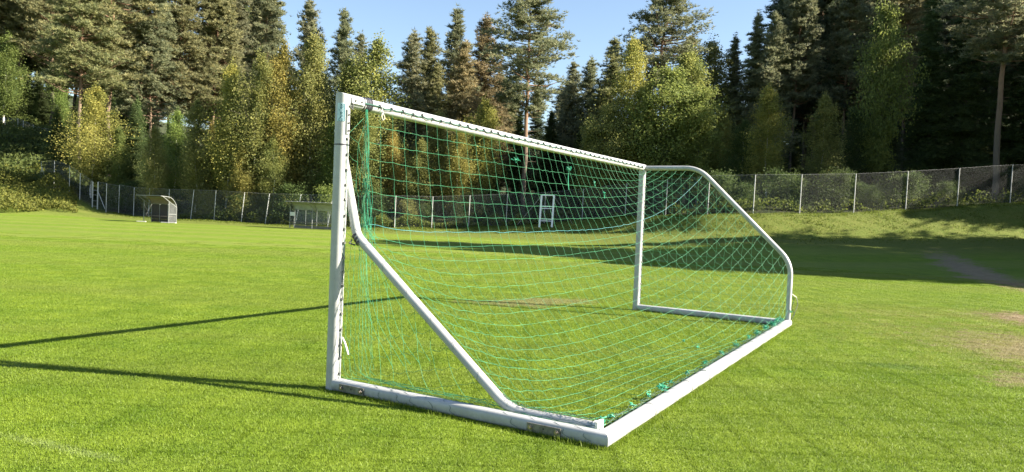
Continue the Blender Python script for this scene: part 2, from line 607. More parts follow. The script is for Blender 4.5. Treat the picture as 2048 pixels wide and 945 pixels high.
band(2.10, .012)
rg = random.Random(5)
for k, x in enumerate((.215, .25, .268, .285, .31)):
    rs = []
    for j in range(2):
        q = np.zeros((len(PP), 3))
        q[:, 1:] = np.stack([PP[:, 1], PP[:, 0]], 1) * (1.05 + .03 * k % .1)
        q[:, 2] += H
        q[:, 0] = x + j * rg.uniform(.010, .022) + q[:, 1] * rg.uniform(-.25, .25)
        rs.append(q)
    MB().rings(rs[::-1]).build('tape_band', TAPE, goal)
dv = near_path[8] * 0 + np.array((XN, -.215, 1.33))
for k in range(3):
    c0 = np.array((XN, -.115 - .022 * k, 1.345 - .028 * k))
    t = np.array((0, -.55, -.83))
    MB().tube([c0, c0 + t * .02], FR * 1.12, 14).build('tape_band', TAPE, nf)
MB().tube([(XN - .045, -.11, 1.30), (XN - .07, -.10, 1.27), (XN - .03, -.13, 1.255)], .008, 5).build('tape_band', TAPE, nf)


def post_patch(name, a0, a1, z0, z1, off, mat, taper=0.0):
    """curved patch on the outside of the near post between two bearings"""
    m = MB()
    n = 10
    prev = None
    for k in range(n + 1):
        a = a0 + (a1 - a0) * k / n
        c, s = math.cos(a), math.sin(a)
        p = 2 / 2.5
        x = (.056 + off) * math.copysign(abs(c) ** p, c)
        y = (.058 + off) * math.copysign(abs(s) ** p, s)
        zz1 = z1
        cur = ((x, y, z0), (x, y, zz1))
        if prev:
            m.quad(prev[0], cur[0], cur[1], prev[1])
        prev = cur
    return m.build(name, mat, goal)


A = math.radians
stk = post_patch('sticker', A(176), A(246), 2.30, 2.455, .0012, STICK)
post_patch('sticker_stripe', A(236), A(245), 2.30, 2.45, .0024, STICKD).parent = stk
post_patch('sticker_stripe', A(227), A(230), 2.30, 2.45, .0024, STICKD).parent = stk
fc = bpy.data.curves.new('lettering', 'FONT')
fc.body, fc.size, fc.extrude, fc.align_x, fc.align_y = 'Duellex', .048, .0004, 'CENTER', 'CENTER'
tmp = bpy.data.objects.new('lettering_curve', fc)
COL.objects.link(tmp)
bpy.context.view_layer.update()
tme = bpy.data.meshes.new_from_object(tmp.evaluated_get(bpy.context.evaluated_depsgraph_get()))
bpy.data.objects.remove(tmp)
# wrap lettering onto the post: text x -> up, text y -> round the post (towards smaller bearing)
co = np.empty(len(tme.vertices) * 3, np.float32)
tme.vertices.foreach_get('co', co)
co = co.reshape(-1, 3)
ang = A(206) - co[:, 1] / .056
out = np.zeros_like(co)
pw = 2 / 2.5
cc, ss = np.cos(ang), np.sin(ang)
rad = .0022 + co[:, 2]
out[:, 0] = (.056 + rad) * np.sign(cc) * np.abs(cc) ** pw
out[:, 1] = (.058 + rad) * np.sign(ss) * np.abs(ss) ** pw
out[:, 2] = 2.374 + co[:, 0]
tme.vertices.foreach_set('co', out.ravel())
tme.materials.clear()
tme.materials.append(STICKD)
tme.update()
place('lettering', tme, stk)
# net clips and lacing cord
clip = MB().box((0, 0, 0), (.014, .022, .03)).box((0, -.012, -.006), (.009, .012, .012)).mesh('net_clip', DARK, False)
clip_w = MB().box((0, 0, 0), (.02, .018, .016)).mesh('net_clip', GREYMETAL, False)
rg = random.Random(11)
x = .40
cord = [(.2, -.066, H)]
while x < W - .05:
    place('net_clip', clip, goal, (x, -.064, H + rg.uniform(-.006, .006)), (0, rg.uniform(-.3, .3), 0))
    cord += [(x, -.068, H), (x + .08, -.064, H - .004 - rg.random() * .01)]
    x += rg.uniform(.14, .19)
MB().tube(cord, .0042, 5).build('lacing_cord', CORD, goal)
MB().tube([(q[0], q[1] - .003, q[2] - .007 + .004 * math.sin(i * 1.7)) for i, q in enumerate(cord)], .003, 5).build('lacing_cord', CORD, goal)
for px_ in (0, W):
    z = 2.16
    cord = []
    while z > .12:
        place('net_clip', clip_w, goal, (px_ + .004, -.066, z), (0, 0, rg.uniform(-.3, .3)))
        cord += [(px_ + .002, -.070, z), (px_ + rg.uniform(-.008, .008), -.066, z - .06)]
        z -= rg.uniform(.10, .14)
    MB().tube(cord, .0038, 5).build('lacing_cord', CORD, goal)
MB().tube([(.01, -.075, .46), (.018, -.10, .42), (.03, -.125, .34), (.034, -.13, .315)], .008, 6).build('loose_strap', CAPM, goal)
MB().tube([(.43, -.068, 2.475), (.43, -.085, 2.43), (.45, -.088, 2.39), (.43, -.082, 2.37), (.415, -.08, 2.41), (.43, -.075, 2.44)], .004, 5).build('loose_strap', CAPM, goal)


# ------------------------------------------------------------------ the net: relaxed mass-spring sheets
def relax(P, wgt, mh, mv, rh, rv, steps, floor=.012, g=9.81, seed=0):
    """P[I, J, 3] fine grid; even rows carry horizontal twine, even columns vertical twine; tension only"""
    rngl = np.random.default_rng(seed)
    V = P.copy()
    dt = 1 / 60
    free = (wgt > 0)[..., None]
    for st in range(steps):
        vel = (P - V) * .965
        V = P.copy()
        P = np.where(free, P + vel + np.array([0, 0, -g]) * dt * dt, P)
        for it in range(14):
            for ax in (0, 1):
                for par in (0, 1):
                    if ax == 0:
                        s0, s1 = (slice(par, P.shape[0] - 1, 2), slice(0, None, 2)), (slice(par + 1, P.shape[0], 2), slice(0, None, 2))
                        m, r = mh[par::2, ::2], rh
                    else:
                        s0, s1 = (slice(0, None, 2), slice(par, P.shape[1] - 1, 2)), (slice(0, None, 2), slice(par + 1, P.shape[1], 2))
                        m, r = mv[::2, par::2], rv
                    A_, B_ = P[s0], P[s1]
                    d = B_ - A_
                    L = np.linalg.norm(d, axis=-1)
                    w0, w1 = wgt[s0], wgt[s1]
                    rr = r[s0] if not np.isscalar(r) else r
                    e = np.where((L > rr) & m & (w0 + w1 > 0), (L - rr) / np.maximum(L, 1e-9) / np.maximum(w0 + w1, 1), 0)[..., None] * d
                    P[s0] = A_ + e * w0[..., None]
                    P[s1] = B_ - e * w1[..., None]
        P[..., 2] = np.where(wgt > 0, np.maximum(P[..., 2], floor), P[..., 2])
    return P


def polyline_at(path, s):
    path = np.asarray(path, float)
    L = np.concatenate([[0], np.cumsum(np.linalg.norm(np.diff(path, axis=0), axis=1))])
    s = np.asarray(s) * L[-1]
    return np.stack([np.interp(s, L, path[:, k]) for k in range(3)], -1)


TW = .00145
net = empty('net', (0, 0, 0))
net.parent = goal
near_edge = np.array([(.245, -.05, 2.44), (.235, -.08, 2.2), (.215, -.12, 1.8), (.19, -.17, 1.4), (.12, -.30, 1.29)] +
                     [(XN + .01, y, z + .045) for _, y, z in near_path[12:]])
far_edge = np.array([(W, -.06, 2.45)] + [(x, y + .0, z) for x, y, z in rounded([(W, -.06, H - .02), (W, -L3, H - .01), (W, -D, L1), (W, -D, .12)], .22)])
NI, NJ = 42, 26
I, J = 2 * NI + 1, 2 * NJ + 1
ii, jj = np.meshgrid(np.arange(I) / (I - 1), np.arange(J) / (J - 1), indexing='ij')
e0, e1 = polyline_at(near_edge, jj[0]), polyline_at(far_edge, jj[0])
top = np.stack([.245 + (W - .245) * ii[:, 0], np.full(I, -.062), 2.455 + 0 * ii[:, 0]], -1)
rngn = np.random.default_rng(3)
bot = np.stack([.12 + (W - .12) * ii[:, 0], -D + .058 + 0 * ii[:, 0], .085 + 0 * ii[:, 0]], -1)
P = np.zeros((I, J, 3))
for i in range(I):
    s = i / (I - 1)
    ed = (1 - s) * e0 + s * e1
    ln = top[i] + (bot[i] - top[i]) * jj[0][:, None]
    k = min(1, 4 * s * (1 - s) * 1.2)
    P[i] = (1 - k) * ed + k * ln
P[:, 0], P[:, -1], P[0], P[-1] = top, bot, e0, e1
wgt = np.ones((I, J))
wgt[:, 0] = wgt[:, -1] = wgt[0] = wgt[-1] = 0
rh = np.full((I, J), (W - .2) / NI / 2 * .975)
rv = np.full((I, J), 4.02 / NJ / 2)
rh *= rngn.normal(1, .012, (1, J))
rv *= rngn.normal(1, .01, (I, 1))
mh, mv = np.ones((I - 1, J), bool), np.ones((I, J - 1), bool)
P = relax(P, wgt, mh, mv, rh, rv, 130, g=4.0)
P[1:-1, 1:-1] += rngn.normal(0, .0035, P[1:-1, 1:-1].shape)
P[..., 2] = np.maximum(P[..., 2], .012)
back = MB()
cordb = MB()
for j in range(2, J - 1, 2):
    (cordb if j == 14 else back).tube(P[:, j], TW * (1.35 if j == 14 else 1), 4, False)
for i in range(0, I, 2):
    back.tube(P[i], TW, 4, False)
back.build('rear_net_sheet', NETM, net, True)
cordb.build('repair_cord', NETB, net, True)
# far side panel: straight twines clipped to the frame outline, slightly slack
poly = [(0.0, .1), (0.0, H - .06), (-L3, H - .04), (-D + .02, L1), (-D + .02, .1)]


def ext_y(z):      # rearmost y at height z
    if z <= L1:
        return -D + .03
    return -D + (z - L1) / (H - L1) * (D - L3) + .02


def ext_z(y):
    if y >= -L3:
        return H - .05
    return L1 + (y + D) / (D - L3) * (H - L1) - .02


side = MB()
rg = np.random.default_rng(9)
for k in range(1, 16):
    z = k * .153
    if z > H - .1:
        break
    y1 = ext_y(z)
    t = np.linspace(0, 1, 14)
    y = -.06 + (y1 + .06) * t
    side.tube(np.stack([W + .03 * np.sin(t * 9 + k) * (1 - z / 3) * .5 + .06 * np.sin(math.pi * t), y, z - .05 * np.sin(math.pi * t) * (.4 + rg.random())], -1), TW, 4, False)
for k in range(1, 16):
    y = -.06 - k * .155
    if y < -D + .05:
        break
    z1 = ext_z(y)
    t = np.linspace(0, 1, 14)
    side.tube(np.stack([W + .06 * np.sin(math.pi * t), y + .03 * np.sin(t * 7 + k) * np.sin(math.pi * t), z1 + (.09 - z1) * t], -1), TW, 4, False)
side.build('side_net_panel', NETM, net, True)
# near side panel: the same outline hung slack from the collapsed frame
NK, NZ = 16, 16
I, J = 2 * NK + 1, 2 * NZ + 1
cell = .153
yy, zz = np.meshgrid(-np.arange(I) * cell / 2, np.arange(J) * cell / 2, indexing='ij')
ins = np.zeros((I, J), bool)
for i in range(I):
    for j in range(J):
        ins[i, j] = zz[i, j] <= ext_z(yy[i, j]) + 1e-6 and yy[i, j] >= -D + .05
P = np.stack([0 * yy, yy, zz], -1)
P[..., 0] = .03 + .03 * np.sin(yy * 5 + zz * 3)
wgt = np.ones((I, J))
frame0 = np.array([(0, 0, H - .05), (0, -L3, H - .05), (0, -D, L1), (0, -D, 0.0)])
for i in range(I):
    for j in range(J):
        if not ins[i, j]:
            continue
        edge = (j + 2 >= J or not ins[i, min(j + 2, J - 1)]) or (i + 2 >= I or not ins[min(i + 2, I - 1), j])
        if i == 0:
            wgt[i, j] = 0
            P[i, j] = (.004, -.072, min(zz[i, j] + .05, 2.2))
        elif j == 0:
            wgt[i, j] = 0
            P[i, j] = (.02, -.07 + yy[i, j] * .985, .105)
        elif edge and (i % 2 == 0 or j % 2 == 0):
            wgt[i, j] = 0
            q = np.array([0, yy[i, j], zz[i, j]])
            best, bs = 1e9, 0
            acc = 0
            for a_, b_ in zip(frame0, frame0[1:]):
                d = b_ - a_
                L = np.linalg.norm(d)
                t = min(1, max(0, (q - a_) @ d / L ** 2))
                dd = np.linalg.norm(q - a_ - t * d)
                if dd < best:
                    best, bs = dd, acc + t * L
                acc += L
            P[i, j] = polyline_at(near_edge, bs / acc) + np.array([-.02, .02, -.01])
mh = ins[:-1] & ins[1:]
mv = ins[:, :-1] & ins[:, 1:]
# start from a blend so that the slack falls inside the side
for i in range(I):
    for j in range(J):
        if ins[i, j] and wgt[i, j] > 0:
            s = min(1, -yy[i, j] / max(.1, -ext_y(zz[i, j])))
            ey = float(np.interp(zz[i, j], [.3, 1.3, 2.44], [-1.5, -.30, -.10]))
            P[i, j, 1] = max(ey * (.72 + .28 * s), yy[i, j])
            P[i, j, 0] += .15 * s
P = relax(P, wgt, mh, mv, cell / 2 * 1.0, cell / 2 * 1.0, 150, .10)
P += rg.normal(0, .003, P.shape) * (wgt > 0)[..., None]
slack = MB()


def runs(mask):
    out, st = [], None
    for k, b_ in enumerate(mask):
        if b_ and st is None:
            st = k
        if not b_ and st is not None:
            out.append((st, k))
            st = None
    if st is not None:
        out.append((st, len(mask)))
    return [r for r in out if r[1] - r[0] >= 2]


for j in range(0, J, 2):
    for a_, b_ in runs(ins[:, j]):
        slack.tube(P[a_:b_, j], TW, 4, False)
for i in range(2, I, 2):
    for a_, b_ in runs(ins[i]):
        slack.tube(P[i, a_:b_], TW, 4, False)
slack.build('slack_net_panel', NETM, net, True)
# bunched twines hanging under the taped corner of the crossbar
bun = MB()
rg = random.Random(21)
for k in range(7):
    ph = rg.random() * 6.3
    sp = rg.uniform(.006, .03)
    pts = []
    for q in range(26):
        t = q / 25
        c = polyline_at(near_edge[:5], np.array([t * .98]))[0]
        wv = sp * (.5 + 1.3 * t * abs(math.sin(t * 5 + k)))
        pts.append(c + np.array([wv * math.cos(ph + t * 7), wv * math.sin(ph + t * 6), 0]))
    bun.tube(pts, TW * .95, 4, False)
for k in range(6):
    ph = rg.random() * 6
    pts = []
    for q in range(30):
        t = q / 29
        y = -.14 - .06 * k * .5 - .28 * t ** 2 * (1 + .3 * k)
        z = 1.5 - 1.28 * t + .1 * t * k * .3
        pts.append((.13 + .03 * math.sin(ph + 6 * t) - .04 * t, y + .025 * math.sin(9 * t + ph), max(z, .12)))
    bun.tube(pts, TW * .95, 4, False)
bun.build('bunched_twine', SCRAP, net, True)
# twine wrapped round the diagonal of the collapsed frame and the ground bars
wrap = MB()
for k in range(9):
    t = .2 + k * .085
    c = polyline_at(near_path, np.array([t]))[0]
    ph = rg.random() * 6
    pts = [c + np.array([(FR + .004) * math.cos(ph + q * .5), .035 * (q - 8) * .12, (FR + .004) * math.sin(ph + q * .5) - .77 * .035 * (q - 8) * .12]) for q in range(17)]
    wrap.tube(pts, TW * .8, 4, False)


def along_edge(path, n, amp, r):
    m = []
    for k in range(n):
        t = k / (n - 1)
        c = polyline_at(path, np.array([t]))[0]
        m.append(c + np.array([rg.uniform(-amp, amp), rg.uniform(-amp, amp), rg.uniform(-amp * .5, amp)]))
    wrap.tube(m, r, 4, False)


diag = near_path.copy()
diag[:, 2] += FR + .008
for k in range(3):
    along_edge(diag[10:], 40, .018, TW)
gb = np.array([(.02, -.55, .108), (.03, -2.42, .108)])
for k in range(2):
    along_edge(gb, 26, .02, TW)
for k in range(9):
    y = (-.5 - k * .16 if k < 5 else -1.75 - (k - 5) * .19) + rg.uniform(-.05, .05)
    a0 = rg.uniform(1.2, 1.8)
    n = 12
    pts = []
    for q in range(n):
        a = a0 + (2.2 if k % 3 else 3.0) * q / n
        pts.append((.059 * math.cos(a), y - .012 * q + .02 * math.sin(q * .9), .053 + .058 * math.sin(a)))
    wrap.tube(pts, TW * .9, 4, False)
rb = np.array([(.2, -D + .06, .10), (W - .1, -D + .06, .10)])
for k in range(4):
    along_edge(rb, 110, .028, TW * .9)
for k in range(46):
    x = rg.choice([rg.uniform(3.6, 6.9), rg.uniform(.9, 6.9)])
    a0 = rg.uniform(-.2, 1.2)
    nn = 14
    pts = [(x + (q / nn - .5) * rg.uniform(.1, .14), -D + .059 * math.cos(a0 + 2.9 * q / nn), .053 + .057 * math.sin(a0 + 2.9 * q / nn)) for q in range(nn)]
    wrap.tube(pts, TW * .8, 4, False)
for x in (.93, 1.95, 2.55):
    pts = [(x + .006 * math.sin(q), -D + .060 * math.cos(-.6 + 4.5 * q / 16), .053 + .058 * math.sin(-.6 + 4.5 * q / 16)) for q in range(17)]
    wrap.tube(pts, TW * 1.3, 5, False)
wrap.build('wrapped_twine', CORD, net, True)


def tangle(c, size, n, mat=SCRAP, tail=0.0, seed=0):
    r_ = np.random.default_rng(seed)
    m = MB()
    for k in range(n):
        p = np.cumsum(r_.normal(0, 1, (9, 3)), axis=0)
        p = (p - p.mean(0)) / (np.abs(p).max() + 1e-6) * size * 1.25 * np.array([1, .8, .6])
        # smooth
        q = np.stack([np.interp(np.linspace(0, 8, 25), np.arange(9), p[:, a]) for a in range(3)], -1)
        m.tube(np.asarray(c) + q, .0024, 4, False)
    if tail:
        m.tube([c, (c[0], c[1], c[2] - tail * .5), (c[0] + .01, c[1] - .01, c[2] - tail)], .005, 4)
    return m.build('net_tangle', mat, net, True)


s = 0
for x, sz, n in ((.16, .07, 9), (.32, .05, 5), (.75, .045, 3), (1.15, .05, 4), (1.5, .09, 10), (1.75, .05, 4), (2.25, .06, 6), (2.9, .05, 4), (3.6, .06, 5), (4.3, .07, 6), (5.0, .07, 6), (5.5, .08, 8),
                 (6.1, .09, 9), (6.6, .10, 12), (7.0, .09, 12), (7.3, .07, 10)):
    tangle((x, -D + .085, .125), sz, n, seed=s)
    s += 1
tangle((W - .01, -D - .03, .24), .05, 8, seed=40)
MB().tube([(W, -D - .03, .52), (W + .03, -D - .10, .47), (W + .04, -D - .13, .36), (W + .02, -D - .09, .22), (W + .01, -D - .05, .1)], .005, 5).build('loose_cord', GREYMETAL, net)
MB().tube([(W, -D - .03, .62), (W + .03, -D - .07, .4), (W + .0, -D - .04, .3), (W + .04, -D - .09, .2), (W, -D - .05, .12)], .004, 5).build('loose_cord', CORD, net)


def net_point(u, v):
    """nearest node of the rear sheet to a photo position"""
    best, bp_ = 1e9, None
    for q in REAR.reshape(-1, 3):
        w_ = G(*q) - np.array([0, 0, CH])
        dz = w_ @ _f0
        uu, vv = 1024 + F * (w_ @ CR) / dz, 472.5 - F * (w_ @ CU) / dz
        e = (uu - u) ** 2 + (vv - v) ** 2
        if e < best:
            best, bp_ = e, q
    return tuple(bp_)


REAR = np.array([back.v[k] for k in range(0, len(back.v), 4)])
for (u, v, sz, n, tl) in ((1040, 318, .06, 5, 0), (1135, 335, .07, 7, .28), (1186, 365, .03, 4, .06), (1203, 387, .035, 4, .08), (1393, 695, .045, 6, .05), (1365, 679, .03, 4, 0)):
    tangle(net_point(u, v), sz, n, tail=tl, seed=int(u))

# ------------------------------------------------------------------ fences
def base_at(u, Y=None):
    """ground point under photo column u on the fence line (or at depth Y)"""
    v = 440.0
    for _ in range(12):
        a = px(u, v, 1.0)[0]
        yy_ = fence_depth(a) if Y is None else Y
        p = px(u, v, yy_)
        z = gz(p[0], yy_)
        w_ = np.array([p[0], yy_, z - CH])
        v = 472.5 - F * (w_ @ CU) / (w_ @ _f0)
    return np.array([p[0], yy_, z])


def fence_post(b, t, parent, r=.028):
    return MB().tube([b - np.array([0, 0, .1]), t], r, 6).build('post', FENCEP, parent)


def panel(b0, b1, t0, t1, parent):
    me = bpy.data.meshes.new('mesh_panel')
    me.from_pydata([tuple(b0), tuple(b1), tuple(t1), tuple(t0)], [], [(0, 1, 2, 3)])
    L, h = np.linalg.norm(b1 - b0), np.linalg.norm(t0 - b0)
    uv = me.uv_layers.new(name='UVMap')
    for k, q in enumerate(((0, 0), (L, 0), (L, h), (0, h))):
        uv.data[k].uv = q
    me.materials.append(LINK)
    o = place('mesh_panel', me, parent)
    MB().tube([t0 - np.array([0, 0, .03]), t1 - np.array([0, 0, .03])], .0035, 4).build('top_wire', FENCEP, parent)
    return o


def fence(name, bases, h, label, lean=None, gate_at=None):
    root = empty(name, bases[0], 0, label, 'fence')
    loc = [b - bases[0] for b in bases]
    tops = [b + np.array([(lean[i] if lean else 0), 0, h if np.isscalar(h) else h[i]]) for i, b in enumerate(loc)]
    for b, t in zip(loc, tops):
        fence_post(b, t, root)
    for i in range(len(loc) - 1):
        off = np.array([0, .035, .03])
        panel(loc[i] + off, loc[i + 1] + off, tops[i] + off, tops[i + 1] + off, root)
    return root


right_us = [1250, 1331, 1415, 1506, 1599, 1707, 1811, 1914, 2020, 2130, 2240, 2350]
mid_us = [700, 789, 863, 937, 1012, 1088, 1164, 1250]
left_us = [237, 267, 297, 336, 381, 428, 482, 530, 590, 655, 700]
bs = [base_at(u) for u in right_us]
fence('chain_link_fence', bs, 2.5, 'tall chain link fence along the top of the shaded right bank', [.03] * len(bs))
bs = [base_at(u) for u in mid_us]
bs[0][0] += .06
fence('chain_link_fence', bs, 2.45, 'chain link fence seen through the goal net behind the white stand', [.02] * len(bs))
bs = [base_at(u) for u in left_us]
fence('chain_link_fence', bs, 2.45, 'chain link fence with leaning pale posts behind the two team shelters', [.02, .0, .03, .05, .22, .09, .22, .28, .4, .35, .1])


def px_base(u, v, Y):
    p = px(u, v, Y)
    return p


hb = [px_base(u, v, Y) for u, v, Y in ((82, 373, 66), (108, 373, 65), (138.5, 384, 64), (159.5, 400, 63), (184, 417, 62.3))]
rt = fence('chain_link_fence', hb, 2.3, 'grey chain link fence climbing the left mound beside the narrow gate', [0] * 5)
MB().tube([hb[0] - hb[0] + np.array([.03, -.05, 1.9]), hb[0] - hb[0] + np.array([.8, -.3, -.1])], .025, 6).build('brace', FENCEP, rt)
hb = [px_base(u, v, Y) for u, v, Y in ((140, 356, 76), (124, 352, 77), (108, 362, 78), (90, 372, 79))]
fence('chain_link_fence', hb, 1.9, 'short chain link run higher on the left mound behind yellow birch', [0] * 4)
hb = [px_base(u, v, Y) for u, v, Y in ((-20, 264, 99), (10, 265, 97), (35.5, 266, 96), (46, 271, 95), (66, 280, 94), (83, 286, 93), (101, 290, 92), (121, 297, 91), (138, 303, 90), (160, 312, 89), (190, 324, 88))]
fence('chain_link_fence', hb, 1.9, 'dim chain link fence high on the dark hillside at upper left', [0] * 11)
g0, g1 = px(185, 418, 62.2), px(194, 419, 62.1)
g2 = px(212, 423, 61.6)
gate = empty('metal_gate', g0, 0, 'narrow metal gate with ladder rungs between two posts under the yellow birch', 'gate')
d = g1 - g0
MB().tube([(0, 0, -.1), (0, 0, 2.3)], .024, 6).build('gate_post', FENCEP, gate)
MB().tube([d + (0, 0, -.1), d + (0, 0, 2.3)], .024, 6).build('gate_post', FENCEP, gate)
for z in (.25, .7, 1.2, 1.6):
    MB().tube([np.array([0, 0, z]), d + (0, 0, z)], .013, 6).build('rung', FENCEP, gate)
MB().tube([d + (0.02, 0, 1.6), g2 - g0 + (-.1, 0, .2)], .025, 6).build('brace', FENCEP, gate)
bs = [g1 + np.array([.06, 0, 0]), g2, base_at(237)]
fence('chain_link_fence', bs, 2.35, 'two bay chain link fence between the narrow gate and field corner', [0, 0, .02])


# ------------------------------------------------------------------ team shelters and the white stand
def shelter(u, v, Y, L, rz, label, dark):
    p = px(u, v, Y)
    z = gz(p[0], Y)
    p[2] = z
    root = empty('team_shelter', p, rz, label, 'shelter')
    # local: x along the bench, front towards -y; profile back post then curved roof
    prof = rounded([(0, 0, 0), (0, 0, 1.28), (0, -.42, 1.78), (0, -1.25, 1.84)], .28, 6)
    ribs = [0, L] if dark else [0, L / 2, L]
    for x in ribs:
        MB().tube(prof + np.array([x, 0, 0]), .028, 6).build('frame_tube', ALU, root)
        MB().tube([(x, -1.12, 1.82), (x, -.02, 1.1)], .024, 6).build('strut', ALU, root)
        MB().tube([(x, -.62, 0), (x, -.62, 1.5)], .024, 6).build('strut', ALU, root)
        MB().tube([(x, -.62, .62), (x, 0, .62)], .02, 6).build('side_rail', ALU, root)
    for y, zz in ((-1.25, 1.85), (-.03, 1.3), (-.62, 1.72)):
        MB().tube([(0, y, zz), (L, y, zz)], .022, 6).build('rail', ALU, root)
    arc = [q for q in prof if q[2] > 1.2]
    nb = 3 if dark else 8
    for k in range(nb):
        x0, x1 = L * k / nb + .01, L * (k + 1) / nb - .01
        m = MB()
        for a_, b_ in zip(arc, arc[1:]):
            m.quad((x0, a_[1], a_[2] + .03), (x1, a_[1], a_[2] + .03), (x1, b_[1], b_[2] + .03), (x0, b_[1], b_[2] + .03))
        m.build('roof_panel', ROOFB if dark else ROOFC, root)
        if not dark and k:
            MB().tube([(x0 - .01, q[1], q[2] + .035) for q in arc], .012, 4).build('roof_rib', ALU, root)
    nb = 3 if dark else 4
    for k in range(nb):
        x0, x1 = L * k / nb + .02, L * (k + 1) / nb - .02
        MB().box(((x0 + x1) / 2, .0, .74 if dark else .78), (x1 - x0, .02, 1.02 if dark else .95)).build('back_panel', DARKWOOD if dark else SHEET, root, False)
        if k:
            MB().box((x0 - .02, -.01, .66), (.03, .035, 1.25)).build('mullion', ALU, root, False)
    for q in range(3):
        MB().box((L / 2, -.3 - .1 * q, .45), (L - .1, .085, .03)).build('bench_plank', WOOD, root, False)
    MB().box((L / 2, .0, .12), (L, .03, .2)).build('kick_board', DARKWOOD if dark else GREYMETAL, root, False)
    for x in (0, L):
        m = MB().quad((x, -.6, .08), (x, -.03, .08), (x, -.03, 1.25), (x, -.6, 1.45))
        m.build('side_panel', SHEET, root, False)
    if not dark:
        MB().box((.2, -.65, 1.0), (.36, .015, .26)).build('notice_board', SIGNM, root, False)
        MB().box((.95, -.34, .3), (1.8, .03, .06)).build('bench_rail', DARK, root, False)
    return root


ROOFC = simple('pale_ribbed_roof_sheet', (.30, .33, .32), .4, 0, .2, 4)
ROOFB = simple('weathered_roof_sheet', (.16, .13, .10), .7, 0, .25, 5)
shelter(303, 441, 51.5, 2.5, -.45, 'small team shelter with brownish curved roof and dark wooden back', True)
shelter(589, 450, 51, 3.4, -.24, 'long team shelter with clear ribbed roof partly behind the near goalpost', False)
for k, (u, u2, v) in enumerate(((274, 292, 442.2), (322, 352, 444.6))):
    a_, b_ = px(u, v, 50), px(u2, v + .4, 50)
    a_[2], b_[2] = gz(a_[0], 50) + .05, gz(b_[0], 50) + .05
    m = MB().box((b_ - a_) / 2, (np.linalg.norm(b_ - a_), .12, .05))
    o = m.build('plank', CAPM, None, False)
    o.location = a_
    tag(o, ('short pale plank lying on grass left of the small shelter', 'pale plank lying on grass in front of the small shelter')[k], 'plank')
cst = base_at(1092, 55)
st = empty('frame_stand', cst, -.05, 'tall white two legged frame stand with stay wires by the fence', 'stand')
for s in (-1, 1):
    MB().box((s * .47, 0, 1.2), (.14, .1, 2.5), Matrix.Rotation(.03, 3, 'Y')).build('leg', WHITE, st, False)
    MB().tube([(s * .48 + .03, 0, 2.35), (s * 2.2, 1.0, .1)], .012, 5).build('stay_wire', FENCEP, st)
for z, t in ((2.42, .08), (1.58, .07), (1.42, .06), (.62, .06), (.48, .05)):
    MB().box((.01 + z * .03 - .03, 0, z), (.9, .06, t)).build('crossbar', WHITE, st, False)

# ------------------------------------------------------------------ trees: prototypes
def unit(v):
    return v / (np.linalg.norm(v, axis=-1, keepdims=True) + 1e-9)


def tuft_soup(C, n, ln, wd, rng, up=.35):
    N_ = len(C)
    d = rng.normal(0, 1, (N_, n, 3))
    d[..., 2] = np.abs(d[..., 2]) * .8 - .25 + up
    d = unit(d)
    side_ = unit(np.cross(d, rng.normal(0, 1, d.shape)))
    l = ln * rng.uniform(.6, 1.2, (N_, n, 1))
    b = C[:, None]
    V = np.stack([b - side_ * wd / 2, b + side_ * wd / 2, b + d * l], 2).reshape(-1, 3)
    ct = rng.normal(.45, .22, N_)
    t = np.clip(np.repeat(ct, n) + rng.normal(0, .1, N_ * n), 0, 1)
    return V, t


def leaf_soup(C, size, rng, tint, droop=.4):
    N_ = len(C)
    d = rng.normal(0, 1, (N_, 3))
    d[:, 2] -= droop
    d = unit(d)
    s_ = unit(np.cross(d, rng.normal(0, 1, (N_, 3))))
    l = size * rng.uniform(.65, 1.3, (N_, 1))
    V = np.stack([C, C + d * l * .5 + s_ * l * .36, C + d * l, C + d * l * .5 - s_ * l * .36], 1).reshape(-1, 3)
    return V, np.clip(tint + rng.normal(0, .16, N_), 0, 1)


def trunk_path(h, rng, wob=.15, n=12):
    z = np.linspace(-.3, h, n)
    x = np.cumsum(rng.normal(0, wob / 3, n))
    y = np.cumsum(rng.normal(0, wob / 3, n))
    x -= x[0]
    y -= y[0]
    return np.stack([x, y, z], -1)


def at_z(path, z):
    return np.array([np.interp(z, path[:, 2], path[:, 0]), np.interp(z, path[:, 2], path[:, 1]), z])


